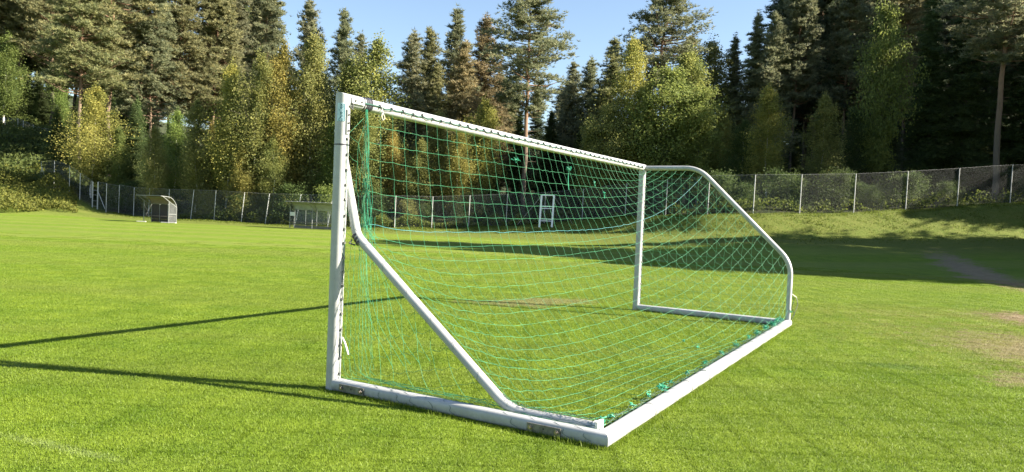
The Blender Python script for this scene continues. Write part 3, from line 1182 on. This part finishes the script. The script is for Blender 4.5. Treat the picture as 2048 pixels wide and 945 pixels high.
def proto_pine(seed, h=20, bare=.42, R=2.6, nb=70, mode='old', r0=.19, tn=24):
    rng = np.random.default_rng(seed)
    path = trunk_path(h, rng, .22)
    tr = MB().tube(path, np.interp(path[:, 2], [0, h * .8, h], [r0, r0 * .45, .03]), 8)
    C = []
    gaps = rng.uniform(0, 6.28, 3)
    for k in range(nb):
        s_ = (k + rng.random()) / nb
        z = h * (bare + (1 - bare) * s_)
        if mode == 'old':
            Lp = R * (math.sin(math.pi * min(.94, .18 + .78 * s_)) ** .8) * rng.uniform(.45, 1.2)
            up = rng.uniform(-.05, .35)
        elif mode == 'dense':
            Lp = R * ((1 - s_) ** .55 * .95 + .1) * rng.uniform(.65, 1.15)
            up = rng.uniform(.05, .4)
        else:
            Lp = R * ((1 - s_) ** (.85 if mode == 'spruce' else .72) + .05) * rng.uniform(.55, 1.2)
            up = rng.uniform(-.25, .1) if mode == 'spruce' else rng.uniform(.15, .6)
        az = k * 2.4 + rng.normal(0, .5)
        dr = np.array([math.cos(az), math.sin(az), up])
        b0 = at_z(path, z)
        mid_ = b0 + dr * Lp * .5 + np.array([0, 0, -.05 * Lp])
        e = b0 + dr * Lp + np.array([0, 0, .10 * Lp if mode != 'spruce' else -.12 * Lp])
        tr.tube([b0, mid_, e], [max(.012, .022 * Lp * .8), .012 * Lp + .004, .006], 4, False)
        if mode in ('spruce', 'young'):
            m = int(5 + Lp * tn * .8)
            t = rng.random(m) ** .8
            wdt = .10 + .20 * Lp * (1 - np.abs(t - .55))
            q = b0 + (e - b0) * t[:, None] + rng.normal(0, 1, (m, 3)) * np.stack([wdt, wdt, wdt * .35], -1)
            C.append(q)
        else:
            for t in (.5, .75, 1.0):
                if t < .6 and rng.random() < .35:
                    continue
                pc = b0 + (e - b0) * t + rng.normal(0, .18, 3)
                rad = (.23 + .09 * Lp) * rng.uniform(.7, 1.3)
                m = int(tn * rng.uniform(.6, 1.3))
                q = pc + rng.normal(0, 1, (m, 3)) * np.array([rad, rad, rad * .38]) * .75
                C.append(q)
    tip = at_z(path, h)
    C.append(tip + rng.normal(0, 1, (14, 3)) * np.array([.12, .12, .3]))
    for k in range(7):      # dead stubs
        z = h * bare * rng.uniform(.45, 1)
        az = rng.uniform(0, 6.28)
        b0 = at_z(path, z)
        tr.tube([b0, b0 + np.array([math.cos(az), math.sin(az), .1]) * rng.uniform(.5, 1.4)], [.02, .005], 4, False)
    C = np.concatenate(C)
    V, t = tuft_soup(C, 9, .33, .062, rng, .4 if mode != 'spruce' else .05)
    return (tr.mesh('trunk', BARK_PINE if mode in ('old', 'dense') else BARK_DARK), soup('crown', V, 3, NEEDLE, t), h)


def proto_leafy(seed, h=13, R=1.7, lo=.12, nb=90, nl=75, size=.125, mode='birch', r0=.09, top=.0):
    rng = np.random.default_rng(seed)
    path = trunk_path(h, rng, .25)
    bark = BARK_BIRCH if mode == 'birch' else BARK_DARK
    tr, br = MB().tube(path[:-1], np.interp(path[:-1, 2], [0, h * .9], [r0, .01]), 7), MB()
    C, T = [], []
    lump = rng.uniform(0, 6.28, 4)
    for k in range(nb):
        s_ = (k + rng.random()) / nb
        z = h * (lo + (.98 - lo) * s_)
        az = k * 2.4 + rng.normal(0, .6)
        pr = (min(1, s_ / .22) ** .6) * (1 - s_) ** .62 * 1.25 + .06 if mode == 'birch' else math.sin(math.pi * (.12 + .83 * s_)) ** .7
        if mode == 'bush':
            pr = (1 - s_) ** .4 + .1
        Lp = R * pr * rng.uniform(.5, 1.2) * (1 + .25 * math.sin(az * 2 + lump[0] + z * .8))
        up = rng.uniform(.35, .95) if mode == 'birch' else rng.uniform(.1, .8)
        dr = np.array([math.cos(az), math.sin(az), up])
        b0 = at_z(path, z * .97)
        e = b0 + dr * Lp
        mid_ = (b0 + e) / 2 + np.array([0, 0, .06 * Lp])
        br.tube([b0, mid_, e], [.007 * Lp + .004, .005 * Lp + .002, .002], 4, False)
        ct = np.clip(rng.normal(.45, .2), 0, 1)
        m = int((4.0 if mode == 'birch' else 2.3) * nl * (.35 + Lp / R) * rng.uniform(.5, 1.2))
        t = rng.random(m) ** .6
        q = b0 + (e - b0) * t[:, None]
        sg = .10 + .13 * Lp
        q = q + rng.normal(0, sg, (m, 3))
        if mode == 'birch':
            q[:, 2] -= np.abs(rng.normal(0, .5 * Lp + .15, m)) * t
        C.append(q)
        T.append(np.full(m, ct))
    C.append(at_z(path, h) + rng.normal(0, 1, (60, 3)) * np.array([.14, .14, .35]) - np.array([0, 0, .4]))
    T.append(np.full(60, .5))
    C, T = np.concatenate(C), np.concatenate(T)
    keep = C[:, 2] > .15
    V, t = leaf_soup(C[keep], size, rng, T[keep], .5)
    return (tr.mesh('trunk', bark), soup('crown', V, 4, LEAF, t), h, br.mesh('branches', BARK_DARK))


PROTO = {
    'oldpine': [proto_pine(1, 20, .45, 3.33, 100, 'old', .22, 26), proto_pine(2, 20, .38, 2.99, 100, 'old', .2, 26), proto_pine(3, 20, .5, 3.56, 100, 'old', .22, 26)],
    'densepine': [proto_pine(11, 20, .34, 2.88, 165, 'dense', .17, 24), proto_pine(12, 20, .40, 2.67, 165, 'dense', .17, 24), proto_pine(13, 20, .3, 3.09, 165, 'dense', .17, 24)],
    'youngpine': [proto_pine(21, 16, .16, 2.7, 100, 'young', .14, 46), proto_pine(22, 16, .2, 2.5, 96, 'young', .13, 46), proto_pine(23, 16, .14, 2.9, 100, 'young', .14, 46)],
    'spruce': [proto_pine(31, 18, .05, 2.60, 130, 'spruce', .16, 53), proto_pine(32, 18, .06, 2.99, 130, 'spruce', .17, 53)],
    'birch': [proto_leafy(41, 13, 1.86, .12, 100, 78), proto_leafy(42, 13, 1.64, .10, 100, 78), proto_leafy(43, 13, 2.07, .16, 95, 80), proto_leafy(44, 13, 1.75, .08, 105, 76)],
    'aspen': [proto_leafy(51, 13, 2.6, .10, 110, 85, .17, 'aspen', .12), proto_leafy(52, 13, 2.4, .08, 110, 85, .17, 'aspen', .12)],
    'bush': [proto_leafy(61, 3, 1.3, .02, 44, 90, .09, 'bush', .03), proto_leafy(62, 3, 1.5, .02, 44, 90, .09, 'bush', .03)],
}
COLS = {
    'pine': (.205, .215, .105), 'pineb': (.185, .20, .12), 'pinebrown': (.235, .205, .115), 'spruce': (.075, .10, .06), 'birch': (.20, .22, .075),
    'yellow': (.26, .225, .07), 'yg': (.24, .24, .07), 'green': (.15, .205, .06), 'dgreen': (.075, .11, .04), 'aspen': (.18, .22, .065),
}
NAMES = {'oldpine': ('pine_tree', 'pine tree'), 'densepine': ('pine_tree', 'pine tree'), 'youngpine': ('pine_tree', 'pine tree'), 'spruce': ('spruce_tree', 'spruce tree'),
         'birch': ('birch_tree', 'birch tree'), 'aspen': ('aspen_tree', 'broadleaf tree'), 'bush': ('shrub', 'shrub')}
trng = random.Random(77)


def plant(kind, x, y, h, wf, col, label, group=None, var=None, lean=(0, 0)):
    z = gz(x, y)
    pr = PROTO[kind][trng.randrange(len(PROTO[kind])) if var is None else var % len(PROTO[kind])]
    nm, cat = NAMES[kind]
    root = empty(nm, (x, y, z), trng.uniform(0, 6.28), label, cat, group)
    sz = h / pr[2]
    sxy = sz * wf
    tr = place('trunk', pr[0], root, scale=(max(sxy, .6 * sz), max(sxy, .6 * sz), sz))
    cr = place('crown', pr[1], root, scale=(sxy, sxy, sz))
    tr.scale = cr.scale
    if len(pr) > 3:
        place('branches', pr[3], root, scale=(sxy, sxy, sz))
    j = trng.uniform(.88, 1.12)
    c = COLS[col]
    cr.color = (c[0] * j, c[1] * j * trng.uniform(.95, 1.05), c[2] * j, 1)
    return root


def tree(kind, u, Y, vtop, wf, col, label, group=None, var=None):
    b = base_at(u, Y)
    # the trunk is plumb in the world: find the height whose tip is seen at vtop
    lo, hi = .3, 60
    for _ in range(40):
        m = (lo + hi) / 2
        w_ = np.array([b[0], b[1], b[2] + m - CH])
        if 472.5 - F * (w_ @ CU) / (w_ @ _f0) > vtop:
            lo = m
        else:
            hi = m
    return plant(kind, b[0], b[1], m, wf, col, label, group, var)


TREES = [
    # left wall of pines on the hillside
    ('birch', 8, 98, 60, 1.5, 'green', 'bright green birch with pointed top at the left edge of the photo'),
    ('densepine', 36, 104, -130, 1.0, 'pine', 'tall pine with red upper trunk behind the bright green left edge birch'),
    ('densepine', 100, 102, -150, 1.0, 'pine', 'tall grey green pine above the dim hillside fence, second from left'),
    ('densepine', 160, 76, -115, 1.05, 'pine', 'broad olive pine towering over the yellow birch beside the gate'),
    ('oldpine', 218, 79, -120, 1.0, 'pine', 'tall pine with reddish bare trunk just right of the yellow gate birch'),
    ('densepine', 296, 82, -40, .9, 'pineb', 'tall straight pine behind the small birch near the brown shelter'),
    ('densepine', 350, 85, -70, .9, 'pine', 'full olive pine standing between the two narrow sky gaps, left side'),
    ('densepine', 420, 88, -30, .9, 'pine', 'olive pine standing directly behind the birch with visible white trunk'),
    ('densepine', 452, 92, -60, .9, 'pineb', 'grey pine with knotted visible trunk reaching the top edge, left of centre'),
    ('densepine', 524, 95, -18, .85, 'pineb', 'last tall pine of the left wall beside the open blue sky'),
    ('spruce', 70, 101, 190, 1.1, 'dgreen', 'dark shaded spruce right of the bright green left edge birch'),
    ('aspen', 122, 100, 120, .8, 'green', 'leafy green tree under the tall pines above the dim hillside fence'),
    ('densepine', -60, 100, -170, 1.1, 'pine', 'tall pine at the far left, its trunk outside the frame'),
    ('spruce', 255, 84, 60, .9, 'dgreen', 'dark spruce in the gap right of the red trunked pine'),
    # birches on the left behind the fence
    ('birch', 181, 66, 165, 1.45, 'yg', 'yellowing birch rising right behind the narrow gate'),
    ('birch', 303, 62, 246, 1.25, 'birch', 'small young birch rising just behind the brown roofed shelter'),
    ('birch', 268, 72, 190, .8, 'dgreen', 'thin white stemmed birch in shade left of the small young birch'),
    ('birch', 390, 62, 190, 1.0, 'birch', 'slim green birch with white lower trunk right of the brown shelter'),
    ('birch', 452, 62, 118, .95, 'yg', 'tall slim birch with long bare white trunk and yellow lower leaves'),
    ('birch', 422, 66, 240, 1.2, 'yellow', 'orange yellow young birch between the two white trunked birches'),
    ('birch', 505, 61, 95, 1.0, 'birch', 'olive green birch left of the pale yellow birch column'),
    ('birch', 562, 62, 72, .9, 'yellow', 'tall narrow yellow birch left of the goal post top'),
    ('birch', 622, 63, 58, 1.0, 'birch', 'tall green birch whose trunk stands just left of the near goalpost'),
    ('birch', 590, 66, 170, 1.2, 'yg', 'yellow green birch filling the space behind the clear roofed shelter'),
    ('birch', 690, 64, 110, 1.0, 'birch', 'green birch standing right behind the near top corner of the goal'),
    ('birch', 748, 63, 62, 1.35, 'birch', 'large full birch with rounded top right of the goal corner'),
    ('birch', 665, 61, 235, 1.1, 'green', 'low leafy birch directly behind the upper half of the near goalpost'),
    ('birch', 480, 60, 285, 1.3, 'yg', 'low yellow green birch right at the fence, left of the clear roofed shelter'),
    ('birch', 545, 60, 270, 1.3, 'birch', 'low bushy birch over the left end of the clear roofed shelter'),
    ('birch', 785, 61, 255, 1.3, 'yellow', 'low yellow brown birch behind the net beneath the crossbar'),
    ('birch', 840, 60, 275, 1.3, 'birch', 'low olive birch behind the net below the middle pines'),
    ('birch', 910, 60, 245, 1.3, 'yg', 'low yellow olive birch behind the net beside the dark gap'),
    # pines of the middle
    ('youngpine', 608, 78, 6, .85, 'pineb', 'bluish pine top standing above birches left of the goal corner'),
    ('youngpine', 678, 78, 26, .85, 'pineb', 'bluish pine top directly above the near goal corner'),
    ('youngpine', 712, 80, 72, .8, 'pineb', 'small pine tip peeking between the goal corner pine and big birch'),
    ('youngpine', 812, 68, 70, .95, 'pineb', 'left one of the twin pines right of the large full birch'),
    ('youngpine', 842, 70, 62, .95, 'pine', 'right one of the twin pines right of the large full birch'),
    ('youngpine', 896, 73, 22, .95, 'pineb', 'highest pointed pine in the group left of the lone tall pine'),
    ('youngpine', 958, 76, 40, 1.0, 'pinebrown', 'brownish pointed pine just left of the lone tall pine'),
    ('youngpine', 920, 69, 85, 1.0, 'pinebrown', 'brown green pine between two higher pointed pines above the crossbar'),
    ('youngpine', 865, 68, 130, .95, 'pine', 'lower grey green pine in front of the pointed pine group'),
    ('youngpine', 990, 78, 150, 1.0, 'pinebrown', 'low brown pine tucked against the lone tall pine, left side'),
    ('oldpine', 1046, 64, -12, 1.05, 'pineb', 'lone tall pine with open crown and bare trunk, centre of photo'),
    ('youngpine', 1133, 84, 128, .95, 'pineb', 'small grey pine just right of the lone tall centre pine'),
    ('youngpine', 1168, 82, 122, .95, 'pineb', 'second small grey pine right of the lone tall centre pine'),
    ('youngpine', 1208, 78, 80, 1.1, 'pine', 'broad grey pine with rounded tip left of the tall yellow topped birch'),
    ('birch', 1257, 60, 66, .95, 'yg', 'tall airy birch with yellow leaves above the far end of the crossbar'),
    ('oldpine', 1318, 68, -22, 1.0, 'pineb', 'tall open pine above the broad green trees, right of centre'),
    ('aspen', 1325, 58, 128, 1.25, 'aspen', 'broad green tree in front of the tall open pine, above the far goalpost'),
    ('aspen', 1392, 57.5, 170, 1.1, 'aspen', 'green and yellow leafy tree above the sloping far goal frame'),
    ('birch', 1440, 59, 215, 1.2, 'yg', 'yellow tinged birch left of the shaded right hand wood'),
    ('youngpine', 1375, 72, 80, 1.1, 'pinebrown', 'brownish pine behind the green and yellow leafy tree'),
    ('birch', 1178, 60, 230, 1.2, 'birch', 'low green birch behind the net near the far end of crossbar'),
    ('birch', 1265, 59, 250, 1.0, 'yellow', 'small yellow birch glowing right above the far top goal corner'),
    ('birch', 1412, 74, 70, 1.3, 'birch', 'light green birch top showing behind the brownish pine'),
    ('spruce', 1458, 74, 78, 1.1, 'pineb', 'small dark spruce alone against the sky left of the right wood'),
    ('aspen', 1205, 59, 205, 1.1, 'birch', 'low spreading green tree behind the far end of the net, below the grey pines'),
    ('aspen', 1282, 59, 165, .9, 'aspen', 'green leafy tree whose crown rises just left of the far goalpost'),
    ('birch', 1368, 61, 92, 1.3, 'birch', 'tall green birch between the tall open pine and sloping goal frame'),
    ('birch', 868, 63, 215, 1.3, 'birch', 'olive leafy birch behind the net just left of the dark gap'),
    ('birch', 955, 62, 190, 1.3, 'yg', 'olive yellow birch touching the left side of the lone tall pine'),
    ('birch', 528, 64, 150, 1.2, 'birch', 'olive green birch directly left of the tall narrow yellow birch'),
    ('birch', 345, 66, 215, 1.2, 'green', 'leafy green birch above the brown roofed shelter'),
    ('birch', 232, 66, 250, 1.2, 'green', 'low leafy birch right of the yellowing birch at the gate'),
    ('birch', 720, 60, 200, 1.3, 'birch', 'leafy birch right behind the bunched net near the goal corner'),
    # shaded wood on the right
    ('spruce', 1502, 70, 34, 1.15, 'pineb', 'narrow dark spruce at the left end of the shaded right wood'),
    ('youngpine', 1526, 68, 30, .9, 'pineb', 'dark pointed conifer second from left in the shaded right wood'),
    ('densepine', 1578, 69, -30, .85, 'pineb', 'tall dark pine whose branch juts into the sky, right wood'),
    ('densepine', 1625, 72, -60, .85, 'spruce', 'dense dark pine between the jutting pine and bright lit tree'),
    ('densepine', 1680, 70, -70, .85, 'pineb', 'tall shaded pine left of the bright sunlit leafy tree'),
    ('aspen', 1752, 56, 0, .62, 'aspen', 'tall leafy tree catching bright sun within the shaded right wood'),
    ('densepine', 1800, 68, -80, .9, 'pinebrown', 'tall brownish pine right of the bright sunlit leafy tree'),
    ('spruce', 1850, 61, -40, .9, 'dgreen', 'large dark spruce in the middle of the shaded right wood'),
    ('spruce', 1920, 60, -80, .9, 'dgreen', 'large dark spruce left of the thick pine trunk at right'),
    ('oldpine', 1990, 51.5, -150, 1.1, 'pineb', 'big pine with thick pale trunk behind the right fence'),
    ('spruce', 2055, 59, -110, 1.0, 'dgreen', 'dark spruce at the very right edge of the photo'),
    ('birch', 1530, 55, 165, 1.3, 'yg', 'leafy birch with a yellow patch at the shaded wood front'),
    ('birch', 1640, 54, 180, 1.25, 'birch', 'rounded shaded birch with orange lower leaves above the right fence'),
    ('birch', 1480, 57, 235, 1.2, 'dgreen', 'low shaded birch just right of the sloping far goal frame'),
    ('aspen', 1700, 56, 215, .8, 'dgreen', 'low dark leafy tree right of the rounded shaded birch'),
    ('spruce', 1775, 58, 130, .8, 'spruce', 'dark young spruce below the bright sunlit leafy tree'),
]
for i, t in enumerate(TREES):
    tree(*t, var=i)
# forest behind, indistinguishable trees
for k in range(90):
    zone = trng.random()
    if zone < .36:
        u, vt = trng.uniform(-320, 520), trng.uniform(-110, 60)
        kd, c = trng.choice([('densepine', 'pine'), ('densepine', 'pineb'), ('spruce', 'dgreen')])
    elif zone < .66:
        u, vt = trng.uniform(560, 1450), trng.uniform(150, 230)
        kd, c = trng.choice([('youngpine', 'pineb'), ('spruce', 'spruce'), ('youngpine', 'pine')])
    else:
        u, vt = trng.uniform(1560, 2400), trng.uniform(-140, -20)
        kd, c = trng.choice([('densepine', 'spruce'), ('spruce', 'spruce'), ('densepine', 'pineb')])
    lab = {'densepine': 'tall pine deep in the forest behind the front rows of trees', 'spruce': 'dark spruce deep in the forest behind the front rows of trees',
           'youngpine': 'slender pine deep in the forest behind the front rows of trees'}[kd]
    tree(kd, u, trng.uniform(106, 124) if u < 530 else trng.uniform(86, 116), vt, 1.2, c, lab, {'densepine': 'tall pines deep in the forest', 'spruce': 'dark spruces deep in the forest', 'youngpine': 'slender pines deep in the forest'}[kd])
for u, Y, v in ((1556, 78, -20), (1600, 80, -60), (1648, 77, -70), (1715, 76, -60), (1765, 80, -60)):
    tree('densepine', u, Y, v, 1.25, 'spruce', 'tall pine deep in the forest behind the front rows of trees', 'tall pines deep in the forest')
for k in range(16):
    tree('spruce', 1600 + 620 * (k + trng.random()) / 16, trng.uniform(74, 88), trng.uniform(40, 150), 1.35, 'spruce', 'mid height dark spruce between the trunks of the shaded right wood', 'mid height dark spruces of the right wood')
for k in range(11):
    tree('densepine', -60 + 280 * (k + trng.random()) / 11, trng.uniform(108, 122), trng.uniform(-90, 30), 1.3, 'pineb', 'tall pine deep in the forest behind the front rows of trees', 'tall pines deep in the forest')
for k in range(12):
    tree('spruce', -60 + 300 * (k + trng.random()) / 12, trng.uniform(101, 108), trng.uniform(110, 215), 1.5, 'dgreen', 'dark spruce on the shaded hillside beyond the dim upper left fence', 'dark spruces on the left hillside')
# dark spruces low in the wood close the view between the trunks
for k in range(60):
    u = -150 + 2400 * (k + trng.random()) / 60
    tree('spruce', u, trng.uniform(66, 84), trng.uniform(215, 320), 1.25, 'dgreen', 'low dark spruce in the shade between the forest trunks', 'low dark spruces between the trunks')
for k in range(46):
    u = 235 + (2230 - 235) * (k + trng.random() * .8) / 46
    b = base_at(u)
    tree('bush', u, b[1] + trng.uniform(1.2, 4.0), trng.uniform(365, 420) - (25 if u > 1400 else 0), 1.3, trng.choice(['green', 'dgreen', 'dgreen', 'birch'] if u < 900 else ['dgreen']),  # right-hand shrubs all dark green: the shade there is put into their colour
         'leafy shrub growing in the undergrowth right behind the chain link fence', 'shrubs behind the chain link fence')
# trees beyond the right edge that shade the wood and the bank
for k, (x, y, h) in enumerate(((31, 23.2, 16), (35, 24.2, 19), (39, 23.6, 20), (32, 26.5, 18), (36, 27.5, 22), (41, 27, 24), (33, 30.5, 20), (37, 31, 25), (42, 30.5, 26), (35, 36.9, 18), (40, 37.5, 17), (45, 37.1, 19),
                                (38, 38.4, 13), (44, 38.5, 15), (42, 44.0, 11), (48, 44.3, 14), (44, 49.2, 11), (48, 49.6, 14), (45, 53, 18), (50, 52, 20), (43, 60, 22), (61, 56, 28), (46, 56, 25), (52, 57, 27), (59, 58, 29), (50, 62, 26), (57, 64, 28), (65, 62, 30), (56, 69, 28), (64, 70, 30))):
    kd = ('densepine', 'spruce', 'densepine', 'oldpine')[k % 4]
    plant(kd, x, y, h, 1.15, 'pineb', 'tall conifer on the bank beyond the right edge of the photo', 'conifers beyond the right edge')

for x, y, h in ((45.5, 50.8, 18), (48, 51.6, 20)):
    plant('spruce', x, y, h, 1.5, 'spruce', 'tall conifer on the bank beyond the right edge of the photo', 'conifers beyond the right edge')

# ------------------------------------------------------------------ undergrowth and grass
def undergrowth():
    rng = np.random.default_rng(5)
    n = 26000
    a = rng.uniform(-.78, -.60, n)
    Y = rng.uniform(54, 72, n)
    X = a * Y
    ok = Y > 55.2 + 1.2 * np.sin(X * .7) + .8 * np.sin(X * 1.9)
    a, Y, X = a[ok], Y[ok], X[ok]
    n = len(X)
    hh = .25 + 1.3 * (np.sin(X * 1.1 + np.sin(Y * .8) * 2) * .5 + .5) * (np.sin(Y * .9 + X * .3) * .5 + .5)
    hh *= np.clip((-.597 - a) / .03, .1, 1)
    Z = terr(X, Y) + hh * rng.random(n) ** .5
    V, t = leaf_soup(np.stack([X, Y, Z], -1), .17, rng, rng.normal(.45, .2, n), -.2)
    o = place('undergrowth', soup('undergrowth', V, 4, LEAF, t))
    o.color = (.13, .145, .034, 1)
    tag(o, 'tangled yellow green ferns and weeds covering the left mound', 'undergrowth', kind='stuff')
    n = 42000
    a = rng.uniform(-.8, -.47, n)
    Y = rng.uniform(66, 106, n)
    X = a * Y
    hh = .2 + 1.1 * (np.sin(X * .8 + np.sin(Y * .5) * 2) * .5 + .5) * (np.sin(Y * .6 + X * .4) * .5 + .5)
    Z = terr(X, Y) + hh * rng.random(n) ** .5
    V, t = leaf_soup(np.stack([X, Y, Z], -1), .34, rng, rng.normal(.4, .2, n), -.2)
    o = place('hillside_scrub', soup('hillside_scrub', V, 4, LEAF, t))
    o.color = (.075, .10, .03, 1)
    tag(o, 'dark green scrub carpeting the hillside at upper left', 'undergrowth', kind='stuff')
    n = 30000
    us = np.where(rng.random(n) < .8, rng.uniform(-.5, .06, n), rng.uniform(.06, .78, n))
    fy = np.interp(us, [-.7, -.45, -.2, 0, .1, .16, .27, .35, .7, 1.5], [66, 60, 56, 56, 58, 55, 47.5, 46.5, 48, 52])
    Y = fy + np.abs(rng.normal(.1, 1.6, n))
    X = us * Y
    hh = .15 + .75 * (np.sin(X * 1.7 + np.sin(X * .6) * 3) * .5 + .5)
    Z = terr(X, Y) + hh * rng.random(n) ** .6
    V, t = leaf_soup(np.stack([X, Y, Z], -1), .14, rng, rng.normal(.4, .2, n), -.3)
    o = place('weeds', soup('weeds', V, 4, LEAF, t))
    o.color = (.11, .14, .034, 1)
    tag(o, 'low green weeds growing along the foot of the chain link fence', 'weeds', kind='stuff')


undergrowth()


def rough_grass():
    rng = np.random.default_rng(15)
    n = 60000
    a = rng.uniform(-.55, .8, n)
    fy = np.interp(a, [-.7, -.45, -.2, 0, .1, .16, .27, .35, .7, 1.5], [66, 60, 56, 56, 58, 55, 47.5, 46.5, 48, 52])
    Y = fy - np.abs(rng.normal(0, 1, n)) * np.where(a < 0, 2.0, 3.2) + .4
    X = a * Y
    cl = np.sin(X * 2.3 + np.sin(Y * 1.7) * 2) * np.sin(Y * 2.1 + X) * .5 + .5
    keep = rng.random(n) < .25 + .75 * cl
    X, Y, cl = X[keep], Y[keep], cl[keep]
    n = len(X)
    c = np.stack([X, Y, terr(X, Y) - .01], -1)
    d = rng.normal(0, .45, (n, 3))
    d[:, 2] = 1
    d = unit(d)
    az = rng.uniform(0, 6.28, n)
    s_ = np.stack([np.cos(az), np.sin(az), 0 * az], -1) * rng.uniform(.012, .03, n)[:, None]
    h = (rng.uniform(.04, .12, n) * (.5 + cl))[:, None]
    o = place('rough_grass', soup('rough_grass', np.stack([c - s_, c + s_, c + d * h], 1).reshape(-1, 3), 3, LEAF, np.clip(rng.normal(.5, .28, n), 0, 1)))
    o.color = (.095, .128, .022, 1)
    tag(o, 'uneven longer grass on the bank below the chain link fence', 'grass', kind='stuff')


rough_grass()


def edge_grass():
    rng = np.random.default_rng(33)
    P_ = []
    for (x0, y0), (x1, y1), off, n in (((-.062, .06), (-.062, -D - .06), (-1, 0), 2600), ((-.06, -D - .062), (W + .06, -D - .062), (0, -1), 7000), ((.16, -D + .062), (W - .1, -D + .062), (0, 1), 5000),
                                       ((W - .062, 0), (W - .062, -D), (-1, 0), 1500), ((-.07, .07), (.07, .07), (0, 1), 200), ((.062, -.1), (.062, -1.6), (1, 0), 1200)):
        t = rng.random(n)
        e = np.abs(rng.normal(.004, .022, n))
        x, y = x0 + (x1 - x0) * t + off[0] * e, y0 + (y1 - y0) * t + off[1] * e
        c, s_ = math.cos(GR), math.sin(GR)
        P_.append(np.stack([GO[0] + c * x - s_ * y, GO[1] + s_ * x + c * y, 0 * x], -1))
    c = np.concatenate(P_)
    n = len(c)
    cl = .5 + .5 * np.sin(c[:, 0] * 9 + c[:, 1] * 7)
    d = rng.normal(0, .4, (n, 3))
    d[:, 2] = 1
    d = unit(d)
    az = rng.uniform(0, 6.28, n)
    s_ = np.stack([np.cos(az), np.sin(az), 0 * az], -1) * rng.uniform(.0015, .003, n)[:, None]
    h = (rng.uniform(.02, .042, n) * (.7 + .6 * cl))[:, None]
    o = place('edge_grass', soup('edge_grass', np.stack([c - s_, c + s_, c + d * h], 1).reshape(-1, 3), 3, BLADE, np.clip(rng.normal(.5, .25, n), 0, 1)))
    tag(o, 'longer uncut grass growing against the ground bars of the goal', 'grass', kind='stuff')


edge_grass()


def grass():
    rng = np.random.default_rng(8)
    patches = []
    for q in range(9):
        n = (2900, 1300, 480)[q // 3]
        S = .56
        c = np.stack([rng.uniform(-S / 2, S / 2, n), rng.uniform(-S / 2, S / 2, n), np.zeros(n)], -1)
        h = rng.uniform(.010, .024, n)[:, None]
        d = rng.normal(0, .55, (n, 3))
        d[:, 2] = 1
        d = unit(d)
        az = rng.uniform(0, 6.28, n)
        s_ = np.stack([np.cos(az), np.sin(az), 0 * az], -1) * rng.uniform(.0015, .0028, n)[:, None] * (1, 1.3, 1.8)[q // 3]
        V = np.stack([c - s_, c + s_, c + d * h], 1).reshape(-1, 3)
        me = soup('grass_patch', V, 3, BLADE, np.clip(rng.normal(.42, .25, n), 0, 1))
        po = bpy.data.objects.new('grass_patch', me)
        patches.append(po)
    pts = []
    pick = []
    for iy in range(int(2.5 / .5), int(30 / .5)):
        y = iy * .5 + .25
        half = .8 * y + 2.2
        for ix in range(int(-half / .5), int(half / .5) + 1):
            lv = 0 if y < 8 + rng.normal(0, 1) else (1 if y < 15 + rng.normal(0, 1.5) else 2)
            if y > 24 and rng.random() < (y - 24) / 6:
                continue
            pick.append(lv * 3 + int(rng.integers(3)))
            pts.append((ix * .5, y, .001))
    me = bpy.data.meshes.new('pitch_grass')
    me.from_pydata(pts, [], [])
    me.attributes.new('pick', 'INT', 'POINT').data.foreach_set('value', np.array(pick, np.int32))
    o = place('pitch_grass', me)
    tag(o, 'short mown blades of grass covering the near part of pitch', 'grass', kind='stuff')
    ng = bpy.data.node_groups.new('grass_scatter', 'GeometryNodeTree')
    ng.interface.new_socket('Geometry', in_out='INPUT', socket_type='NodeSocketGeometry')
    ng.interface.new_socket('Geometry', in_out='OUTPUT', socket_type='NodeSocketGeometry')
    nn = ng.nodes
    gi, go_ = nn.new('NodeGroupInput'), nn.new('NodeGroupOutput')
    join = nn.new('GeometryNodeGeometryToInstance')
    for po in patches[::-1]:
        oi = nn.new('GeometryNodeObjectInfo')
        oi.inputs['Object'].default_value = po
        oi.inputs['As Instance'].default_value = True
        ng.links.new(oi.outputs['Geometry'], join.inputs[0])
    ip = nn.new('GeometryNodeInstanceOnPoints')
    ip.inputs['Pick Instance'].default_value = True
    ri = nn.new('GeometryNodeInputNamedAttribute')
    ri.data_type = 'INT'
    ri.inputs['Name'].default_value = 'pick'
    rr = nn.new('FunctionNodeRandomValue')
    rr.data_type = 'INT'
    rr.inputs['Min'].default_value, rr.inputs['Max'].default_value = 0, 3
    rr.inputs['Seed'].default_value = 7
    mul = nn.new('ShaderNodeMath')
    mul.operation = 'MULTIPLY'
    mul.inputs[1].default_value = math.pi / 2
    cx = nn.new('ShaderNodeCombineXYZ')
    oint = ri.outputs['Attribute']
    rint = [s_ for s_ in rr.outputs if s_.type == 'INT'][0]
    ng.links.new(rint, mul.inputs[0])
    ng.links.new(mul.outputs[0], cx.inputs[2])
    ng.links.new(gi.outputs[0], ip.inputs['Points'])
    ng.links.new(join.outputs[0], ip.inputs['Instance'])
    ng.links.new(oint, ip.inputs['Instance Index'])
    ng.links.new(cx.outputs[0], ip.inputs['Rotation'])
    ng.links.new(ip.outputs[0], go_.inputs[0])
    md = o.modifiers.new('scatter', 'NODES')
    md.node_group = ng


grass()
